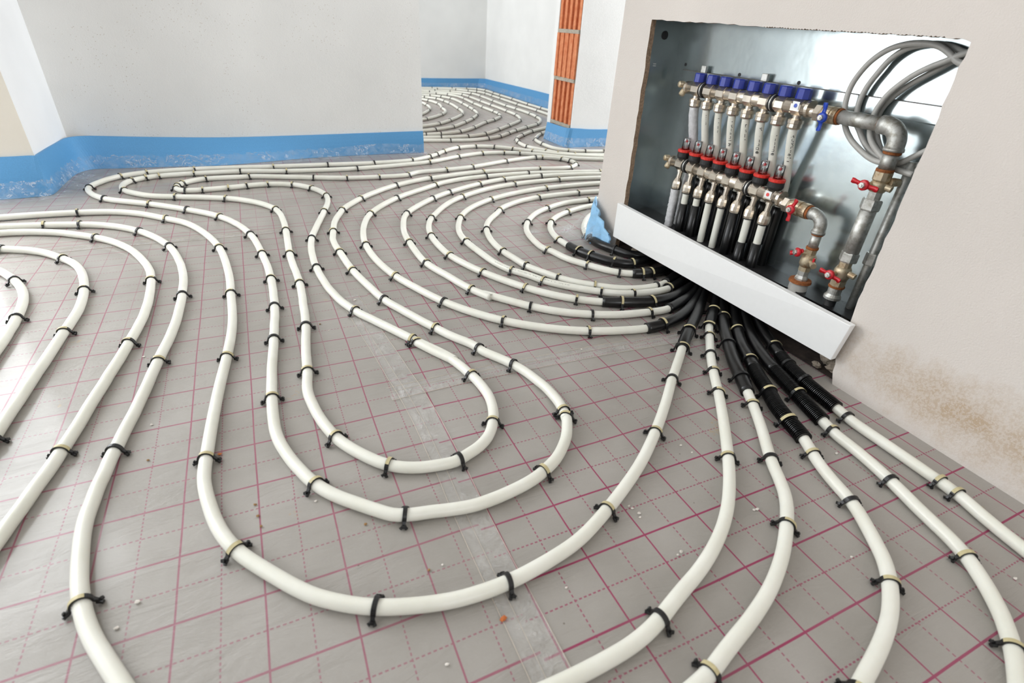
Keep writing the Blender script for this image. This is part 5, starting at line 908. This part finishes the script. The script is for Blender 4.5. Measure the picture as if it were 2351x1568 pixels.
PIPES['U5']=dict(sleeve=8.54,clips=[9.98, 16.18, 19.92, 23.85, 28.36, 35.41, 43.17, 52.29, 59.45],
 pts=[(0.705,0.577,0.115),(0.7,0.577,0.06),(0.7796,0.578267,0.022),(0.7496,0.5808,0.0145),(0.7234,0.5664,0.0145),(0.6973,0.552,0.0145),(0.6712,0.5376,0.0146),(0.645,0.5234,0.0144),(0.6183,0.5102,0.0124),(0.5904,0.5006,0.0105),(0.5611,0.4956,0.0104),(0.5313,0.4942,0.0105),(0.5018,0.4971,0.0105),(0.473,0.5045,0.0105),(0.4454,0.5157,0.0105),(0.4198,0.5309,0.0105),(0.3959,0.5487,0.0105),(0.3725,0.5672,0.0105),(0.3503,0.5871,0.0105),(0.3306,0.6095,0.0105),(0.3137,0.634,0.0105),(0.2992,0.66,0.0105),(0.2857,0.6866,0.0105),(0.2721,0.7132,0.0105),(0.2615,0.7409,0.0105),(0.2557,0.7701,0.0105),(0.2513,0.7996,0.0105),(0.246,0.8289,0.0105),(0.2413,0.8584,0.0105),(0.239,0.8881,0.0105),(0.2385,0.918,0.0105),(0.2398,0.9478,0.0105),(0.243,0.9774,0.0105),(0.2481,1.0068,0.0105),(0.2549,1.0359,0.0105),(0.2634,1.0645,0.0105),(0.2737,1.0925,0.0105),(0.2861,1.1196,0.0105),(0.3009,1.1454,0.0105),(0.3182,1.1697,0.0105),(0.3373,1.1926,0.0105),(0.3572,1.2148,0.0105),(0.3772,1.237,0.0105),(0.3958,1.2601,0.0105),(0.4139,1.2831,0.0105),(0.4359,1.3027,0.0105),(0.4606,1.3194,0.0105),(0.4862,1.3347,0.0105),(0.5125,1.3487,0.0105),(0.5397,1.361,0.0105),(0.5675,1.3717,0.0105),(0.596,1.3806,0.0105),(0.6249,1.3879,0.0105),(0.6542,1.3937,0.0105),(0.6837,1.3984,0.0105),(0.7133,1.402,0.0105),(0.743,1.4049,0.0105),(0.7728,1.4073,0.0105),(0.8025,1.4092,0.0105),(0.8324,1.4105,0.0105),(0.8622,1.4111,0.0105),(0.8921,1.4107,0.0105),(0.9219,1.4093,0.0105),(0.9515,1.4066,0.0105),(0.981,1.4025,0.0105),(1.0104,1.3965,0.0105),(1.0201,1.3945,0.0105)])
PIPES['U6']=dict(sleeve=10.46,clips=[8.17, 9.41, 11.63, 15.1, 20.72, 30.34, 37.38, 45.21],
 pts=[(0.705,0.603,0.115),(0.7,0.603,0.06),(0.7831,0.6043,0.022),(0.7531,0.6069,0.0145),(0.7248,0.597,0.0145),(0.6967,0.587,0.0145),(0.6681,0.5781,0.0145),(0.6389,0.5724,0.0145),(0.6091,0.5709,0.0145),(0.5796,0.5737,0.0144),(0.5527,0.5847,0.0123),(0.5273,0.6,0.0105),(0.5034,0.6175,0.0105),(0.4834,0.6395,0.0105),(0.4659,0.6637,0.0105),(0.4496,0.6888,0.0105),(0.4332,0.7139,0.0105),(0.418,0.7395,0.0105),(0.407,0.7672,0.0105),(0.4004,0.7963,0.0105),(0.3942,0.8246,0.0105),(0.3843,0.8463,0.0105),(0.3786,0.8707,0.0105),(0.3789,0.9003,0.0105),(0.3811,0.9301,0.0105),(0.3847,0.9598,0.0105),(0.3904,0.9892,0.0105),(0.3984,1.018,0.0105),(0.4091,1.0459,0.0105),(0.4224,1.0726,0.0105),(0.4381,1.0981,0.0105),(0.4556,1.1223,0.0105),(0.4744,1.1456,0.0105),(0.4945,1.1677,0.0105),(0.5161,1.1884,0.0105),(0.5394,1.2071,0.0105),(0.5643,1.2235,0.0105),(0.5904,1.2383,0.0105),(0.6169,1.252,0.0105),(0.6439,1.265,0.0105),(0.6715,1.2766,0.0105),(0.6997,1.2863,0.0105),(0.7288,1.2933,0.0105),(0.7583,1.2974,0.0105),(0.7882,1.2996,0.0105),(0.8181,1.3009,0.0105),(0.848,1.3019,0.0105),(0.8779,1.3023,0.0105),(0.9077,1.3024,0.0105),(0.9378,1.3023,0.0105),(0.9578,1.3024,0.0105)])
PIPES['U7']=dict(sleeve=17.6,clips=[9.49, 11.4, 13.98, 15.72, 19.65, 25.93, 31.27],
 pts=[(0.705,0.63,0.115),(0.7,0.63,0.06),(0.797,0.650933,0.022),(0.767,0.6928,0.0145),(0.7392,0.6819,0.0145),(0.7112,0.6718,0.0145),(0.6829,0.6626,0.0145),(0.6541,0.6548,0.0145),(0.6249,0.6494,0.0145),(0.5954,0.6479,0.0145),(0.5673,0.655,0.0145),(0.5427,0.671,0.0145),(0.5228,0.6927,0.0145),(0.5072,0.718,0.0145),(0.494,0.7446,0.0145),(0.4827,0.7721,0.0146),(0.476,0.8009,0.0137),(0.4742,0.8304,0.0118),(0.4726,0.8601,0.0105),(0.4703,0.8898,0.0104),(0.4702,0.9195,0.0105),(0.4738,0.949,0.0105),(0.4799,0.9781,0.0105),(0.4884,1.0066,0.0105),(0.4998,1.0341,0.0105),(0.514,1.0601,0.0105),(0.5311,1.0844,0.0105),(0.5508,1.1067,0.0105),(0.5725,1.127,0.0105),(0.5961,1.1451,0.0105),(0.6214,1.1608,0.0105),(0.6477,1.1746,0.0105),(0.6747,1.1872,0.0105),(0.7022,1.1987,0.0105),(0.7301,1.2091,0.0105),(0.7586,1.2177,0.0105),(0.7877,1.224,0.0105),(0.8171,1.2286,0.0105),(0.8466,1.2325,0.0105),(0.8761,1.2359,0.0105),(0.9059,1.2391,0.0105),(0.9157,1.2402,0.0105)])
PIPES['U8']=dict(sleeve=13.45,clips=[8.64, 14.08],
 pts=[(0.705,0.655,0.115),(0.7,0.655,0.06),(0.7604,0.668433,0.022),(0.7304,0.6953,0.0145),(0.7009,0.6901,0.0145),(0.6714,0.6925,0.0145),(0.6436,0.702,0.0145),(0.6216,0.7205,0.0145),(0.6074,0.7463,0.0145),(0.596,0.774,0.0146),(0.5858,0.8021,0.0147),(0.5803,0.8312,0.0142),(0.5809,0.8609,0.0128),(0.5847,0.8905,0.0113),(0.5897,0.92,0.0106),(0.5978,0.9487,0.0105),(0.6092,0.9763,0.0105),(0.6236,1.0025,0.0105),(0.6406,1.0271,0.0105),(0.659,1.0507,0.0105),(0.6784,1.0735,0.0105),(0.6991,1.0952,0.0105),(0.7215,1.1149,0.0105),(0.746,1.1322,0.0105),(0.772,1.1468,0.0105),(0.7995,1.1586,0.0105),(0.8277,1.168,0.0105),(0.8567,1.176,0.0105),(0.876,1.1814,0.0105)])
R_PIPE = .010
INFO = {
 'L1': ('white pipe making the widest front loop, entering the board in a black sleeve', 'the widest front loop'),
 'S': ('long white pipe doubling back as two nested front loops and along the back wall', 'the doubled nested-loop pipe'),
 'V1': ('white pipe turning in the doorway, left of the bend hugging the brick pier', 'the doorway bend left of the pier bend'),
 'V2': ('white pipe bending tightly round the film at the foot of the brick pier', 'the bend hugging the brick pier'),
 'F1': ('far room pipe closest to the blue strip on its right wall', 'the far room pipe nearest the blue strip'),
 'F2': ('far room pipe second from the blue strip on its right wall', 'the second far room pipe from the strip'),
 'F3': ('largest and outermost looped pipe of the far room spiral', 'the outermost far room loop'),
 'F4': ('second loop from the outside in the far room spiral', 'the second far room loop'),
 'F5': ('third loop from the outside in the far room spiral', 'the third far room loop'),
 'F6': ('fourth loop from the outside in the far room spiral', 'the fourth far room loop'),
 'F7': ('fifth loop from the outside in the far room spiral', 'the fifth far room loop'),
 'F8': ('sixth loop from the outside in the far room spiral', 'the sixth far room loop'),
 'F9': ('innermost small loop of the far room spiral by the wall edge', 'the innermost far room loop'),
 'Q1': ('white pipe bending at the left, outermost of the four left bends', 'the outermost left bend'),
 'Q2': ('white pipe bending at the left, second from outside of four left bends', 'the second left bend'),
 'Q3': ('white pipe bending at the left, third from outside of four left bends', 'the third left bend'),
 'Q4': ('smallest white bend at the left edge, innermost of four left bends', 'the innermost left bend'),
 'P10': ('white pipe whose short black sleeve ends closest to the board, heading down the photo', 'the fifth pipe from the right wall'),
 'P11': ('white pipe leaving a smooth black sleeve, fourth from the right wall', 'the fourth pipe from the right wall'),
 'P12': ('white pipe leaving a ribbed black sleeve, third from the right wall', 'the third pipe from the right wall'),
 'P13': ('white pipe leaving a ribbed black sleeve, second from the right wall', 'the second pipe from the right wall'),
 'P14': ('white pipe in a ribbed black sleeve running closest to the right wall', 'the pipe nearest the right wall'),
 'U1': ('largest and outermost of the eight white bends nested beside the board', 'the outermost nested bend by the board'),
 'U2': ('second from outside of the eight white bends nested beside the board', 'the second nested bend by the board'),
 'U3': ('third from outside of the nested white bends, with a long black sleeve', 'the third nested bend by the board'),
 'U4': ('fourth from outside of the eight white bends nested beside the board', 'the fourth nested bend by the board'),
 'U5': ('fifth from outside of the eight white bends nested beside the board', 'the fifth nested bend by the board'),
 'U6': ('sixth from outside of the eight white bends nested beside the board', 'the sixth nested bend by the board'),
 'U7': ('seventh nested bend beside the board, with a black sleeve bound by clips', 'the seventh nested bend by the board'),
 'U8': ('innermost nested bend, its black sleeve running past the crumpled blue strip', 'the innermost nested bend by the board'),
}
GROUP = {'L': 'heating pipes laid on the foil floor', 'F': 'heating pipes of the far room spiral'}
# the long doubled pipe is told apart by its stretches, each ending where the named point is reached
RUNS = [((-1.024, 1.943), 'the outermost back wall run of the doubled pipe, from the right'), ((-.105, -.046), "the outer nested front loop's left leg, from the top"),
        ((-.245, 1.008), "the outer nested front loop's right leg, from the bottom"), ((1.132, 1.977), 'the doubled pipe from left bend to doorway turn'),
        ((-.733, 1.874), 'the doubled pipe from doorway turn to left tip'), ((-.326, .938), "the inner nested front loop's topmost curve, from the left"),
        ((-.19, .044), "the inner nested front loop's right leg, from the top"), ((-.904, 1.991), "the inner nested front loop's left leg, from the bottom"), ((9, 9), 'the inner back wall run of the doubled pipe, from the left')]
ORD = ['zeroth', 'first', 'second', 'third', 'fourth', 'fifth', 'sixth', 'seventh', 'eighth', 'ninth', 'tenth', 'eleventh', 'twelfth', 'thirteenth', 'fourteenth', 'fifteenth', 'sixteenth', 'seventeenth', 'eighteenth', 'nineteenth']
TENS = {2: 'twent', 3: 'thirt', 4: 'fort', 5: 'fift', 6: 'sixt', 7: 'sevent', 8: 'eight', 9: 'ninet'}
def ordinal(k):
    if k < 20: return ORD[k]
    return TENS[k//10]+('ieth' if k % 10 == 0 else 'y-'+ORD[k % 10])
RIB_FROM = {'P12': .66, 'P13': .70, 'P14': .62}      # where along the sleeve the ribs start
clip_spots = []
SUB = 3
for name, d in PIPES.items():
    pts = [p if len(p) == 3 else (p[0], p[1], .0105) for p in d['pts']]
    P = spline(pts, SUB)
    sl = d['sleeve']
    t = MB().tube(P, R_PIPE, 12).build('heating_pipe', M['pipe'])
    tag(t, INFO[name][0], 'pipe', GROUP['F' if name[0] == 'F' else 'L'])
    if sl:
        Q = sub(P, 0, sl, SUB)
        k0 = int(len(Q)*RIB_FROM.get(name, 2))
        A = Q[:k0+1] if k0 < len(Q)-2 else Q
        MB().tube(A, .0142, 16).build('sleeve', M['sleeve'], t)
        if k0 < len(Q)-2:
            seg = Q[k0:]; L = sum((b_-a).length for a, b_ in zip(seg, seg[1:]))
            nr = int(L/.0035); RP = resample(seg, nr*4+1); RR = [(.0152, .0152, .0122, .0122)[i % 4] for i in range(len(RP))]
            MB().tube(RP, RR, 18, smooth=False).build('ribbed_sleeve', M['sleeve'], t)
    n_ = len(d['clips']); run = 0; base = 0
    for k, ci in enumerate(d['clips']):
        j = min(int(round(ci*SUB)), len(P)-2); j = max(j, 1)
        tang = (P[j+1]-P[j-1]).normalized()
        clip_spots.append((P[j].copy(), tang, sl is not None and ci <= sl+.3, name, k+1-base, run))
        if name == 'S' and (P[j].xy-Vector(RUNS[run][0])).length < .04: run += 1; base = k+1

# faint printed text along one of the nested pipes
prn = MB()
d = PIPES['U4']; P = spline(d['pts'], SUB)
i0 = int(len(P)*.26); i = i0
while i < i0+26:
    p, q = P[i], P[i+1]; tg = (q-p).normalized(); sd = Vector((tg.y, -tg.x, 0))
    if sd.y > 0: sd = -sd
    for f_ in (0.0, .3, .6):
        if random.random() < .8:
            a = p.lerp(q, f_)+sd*.0062+Vector((0, 0, .0079)); hh = random.uniform(.0008, .0018)
            prn.tube([a+sd*hh-Vector((0, 0, hh*.75)), a-sd*hh*.6+Vector((0, 0, hh*.4))], .00032, 4)
    i += 1
pr_parent = [o for o in bpy.data.objects if o.get('label') == INFO['U4'][0]][0]
prn.build('printed_text', M['marker'], pr_parent)

# ------------------------------------------------------------------ pipe clips
def clip_meshes(r, tapefirst):
    """black arch over the pipe with barbed feet; local x = across the pipe, y = along it, z = 0 at the pipe axis"""
    w = .0032; arch = MB(); rows = []
    zf = -.0095 if r < .012 else -.0135
    path = []
    path.append((-r-.0085, zf+.001)); path.append((-r-.0045, zf+.0035)); path.append((-r-.0012, zf+.0075)); 
    for k in range(13):
        a = PI-PI*k/12*1.0
        path.append(((r+.0002)*math.cos(a), (r+.0002)*math.sin(a)+.0003))
    path += [(r+.0012, zf+.0075), (r+.0045, zf+.0035), (r+.0085, zf+.001)]
    for i, (x, z) in enumerate(path):
        p0 = path[max(i-1, 0)]; p1 = path[min(i+1, len(path)-1)]
        d = Vector((p1[0]-p0[0], p1[1]-p0[1])).normalized(); nx, nz = -d.y, d.x
        th = .0026 if 2 < i < len(path)-3 else .0032
        ww = w if 2 < i < len(path)-3 else w*.8
        rows.append([(x, -ww, z), (x+nx*th, -ww, z+nz*th), (x+nx*th, ww, z+nz*th), (x, ww, z)])
    arch.ribbon(rows, smooth=False, close=True)
    arch.add(rows[0], [(0, 1, 2, 3)]); arch.add(rows[-1], [(3, 2, 1, 0)])
    feet = []
    for s in (-1, 1):
        f_ = MB()
        c0 = Vector((s*(r+.0035), 0, zf+.0036))
        for dx, dy, dz, rr in ((.0062, .0044, -.001, .0026), (.0062, -.0044, -.001, .0026), (.0056, 0, .003, .0024)):
            f_.tube([c0, c0+Vector((s*dx*.6, dy*.6, dz*.6)), c0+Vector((s*dx, dy, dz))], [rr*1.1, rr*.85, rr], 7, smooth=False)
        feet.append(f_)
    tp = MB(); rows = []
    for k in range(9):
        a = math.radians(142-104*k/8)
        rr0, rr1 = r+.0025, r+.0034
        rows.append([(rr0*math.cos(a), -w*.92, rr0*math.sin(a)), (rr1*math.cos(a), -w*.92, rr1*math.sin(a)), (rr1*math.cos(a), w*.92, rr1*math.sin(a)), (rr0*math.cos(a), w*.92, rr0*math.sin(a))])
    tp.ribbon(rows, smooth=False, close=True); tp.add(rows[0], [(0, 1, 2, 3)]); tp.add(rows[-1], [(3, 2, 1, 0)])
    return arch, feet, tp
camp = cam.location.copy()
clip_spots.sort(key=lambda c: (c[0]-camp).length)
kit = {}
for big, r in ((False, .0101), (True, .0144)):
    a, fts, tp = clip_meshes(r, True)
    kit[big] = (a.mesh('pipe_clip'), [f_.mesh('barbed_foot') for f_ in fts], tp.mesh('tape_strip'))
    kit[big][0].materials.append(M['clip']); [f_.materials.append(M['clip']) for f_ in kit[big][1]]; kit[big][2].materials.append(M['tan'])
KEEP = 300
far_clips = MB()
for i, (p, tg, big, name, k, n_) in enumerate(clip_spots):
    tg = Vector((tg.x, tg.y, tg.z*.5)).normalized()
    if random.random() < .5: tg = -tg
    tg = Matrix.Rotation(random.uniform(-.13, .13), 3, 'Z') @ tg
    xa = Vector((tg.y, -tg.x, 0)).normalized(); za = xa.cross(tg).normalized()
    if za.z < 0: xa = -xa; za = -za
    lean = random.uniform(-.14, .14)
    R3 = Matrix((xa, tg, za)).transposed() @ Matrix.Rotation(lean, 3, 'X')
    mw = Matrix.Translation(p) @ R3.to_4x4()
    if i < KEEP:
        o = bpy.data.objects.new('pipe_clip', kit[big][0]); C.objects.link(o); o.matrix_world = mw
        lab = '%s black clip along %s' % (ordinal(k), INFO[name][1])
        if name in ('L1', 'P10', 'P11', 'P12', 'P13', 'P14') or name[0] == 'U': lab += ', from the manifold'
        elif name[0] == 'Q': lab += ', from its near end'
        elif name[0] == 'V': lab += ', from the far room'
        elif name in ('F1', 'F2'): lab += ', from the brick pier'
        elif name[0] == 'F': lab += ', from its back end'
        elif name == 'S': lab = '%s black clip along %s' % (ordinal(k), RUNS[n_][1])
        tag(o, lab, 'pipe clip', 'black pipe clips')
        if (p-camp).length < 3.4:
            for f_ in kit[big][1]:
                c = bpy.data.objects.new('barbed_foot', f_); C.objects.link(c); c.parent = o
            if random.random() < .72:
                c = bpy.data.objects.new('tape_strip', kit[big][2]); C.objects.link(c); c.parent = o
                c.rotation_euler = (0, random.choice((-.45, -.2, 0, .2, .45)), 0)
        else:
            pass
    else:
        me = kit[big][0]
        far_clips.add([mw @ v.co for v in me.vertices], [tuple(q.vertices) for q in me.polygons])
if far_clips.v:
    tag(far_clips.build('pipe_clips', M['clip']), 'farthest tiny black clips on the pipes at the back of the far room', 'pipe clip', None, 'stuff')

# ------------------------------------------------------------------ crumbs on the floor
def crumb(x, y, r, m, name, lab, group):
    mb = MB(); vs = []
    for i in range(4):
        for k in range(6):
            a = PI*(i+.5)/4; b2 = 2*PI*k/6+i; rr = r*random.uniform(.6, 1.2)
            vs.append((x+rr*math.sin(a)*math.cos(b2)*1.3, y+rr*math.sin(a)*math.sin(b2), .0006+r*.5+rr*.55*math.cos(a)))
    fs = [(i*6+k, (i+1)*6+k, (i+1)*6+(k+1) % 6, i*6+(k+1) % 6) for i in range(3) for k in range(6)]+[tuple(range(6)), tuple(reversed([18+k for k in range(6)]))]
    mb.add(vs, fs)
    tag(mb.build(name, m), lab, 'crumb', group)
for x, y, r in [(0.009, -0.146, 0.0018), (0.011, -0.152, 0.0023), (0.015, -0.164, 0.0028), (0.012, -0.171, 0.002), (0.181, -0.065, 0.0025), (0.188, -0.087, 0.0018), (0.191, -0.228, 0.0023), (0.197, -0.229, 0.0028), (0.022, -0.247, 0.002), (0.03, -0.245, 0.0025), (-0.152, -0.23, 0.0018), (-0.674, -0.07, 0.0023), (-0.656, -0.042, 0.0028), (-0.436, 0.042, 0.002), (-0.712, 0.568, 0.0025), (-0.293, -0.135, 0.0018), (-0.329, -0.261, 0.0023), (-0.339, -0.178, 0.0028), (-0.572, 0.331, 0.002), (-0.675, 0.323, 0.0025), (-0.343, 0.555, 0.0018), (0.18, 0.281, 0.0023), (0.159, 0.7, 0.0028), (-0.04, 0.619, 0.002), (0.439, -0.188, 0.0025), (0.26, -0.348, 0.0018), (0.452, -0.465, 0.0023), (-0.259, 0.691, 0.0028)]:
    crumb(x, y, r, M['crumb'], 'plaster_crumb', 'tiny white plaster crumb lying loose on the grey foil floor', 'white crumbs on the floor')
for x, y, r in [(-0.412, 0.032, 0.0022), (-0.365, 0.002, 0.0022), (-0.358, 0.592, 0.0022), (-0.671, 0.227, 0.0022), (-0.519, 0.068, 0.0022), (-0.516, 0.044, 0.0022), (-0.513, 0.023, 0.0022), (-0.375, -0.029, 0.0022), (-0.312, -0.136, 0.0022)]:
    crumb(x, y, r, M['brown'], 'dirt_crumb', 'tiny brown dirt crumb lying loose on the grey foil floor', 'brown crumbs on the floor')
crumb(-0.247, -0.237, .0038, M['orange'], 'brick_crumb', 'orange brick crumb lying on the long tape strip', 'orange crumbs')
crumb(-0.567, 0.201, .0034, M['orange'], 'brick_crumb', 'orange brick crumb beside a clip on the widest front loop', 'orange crumbs')
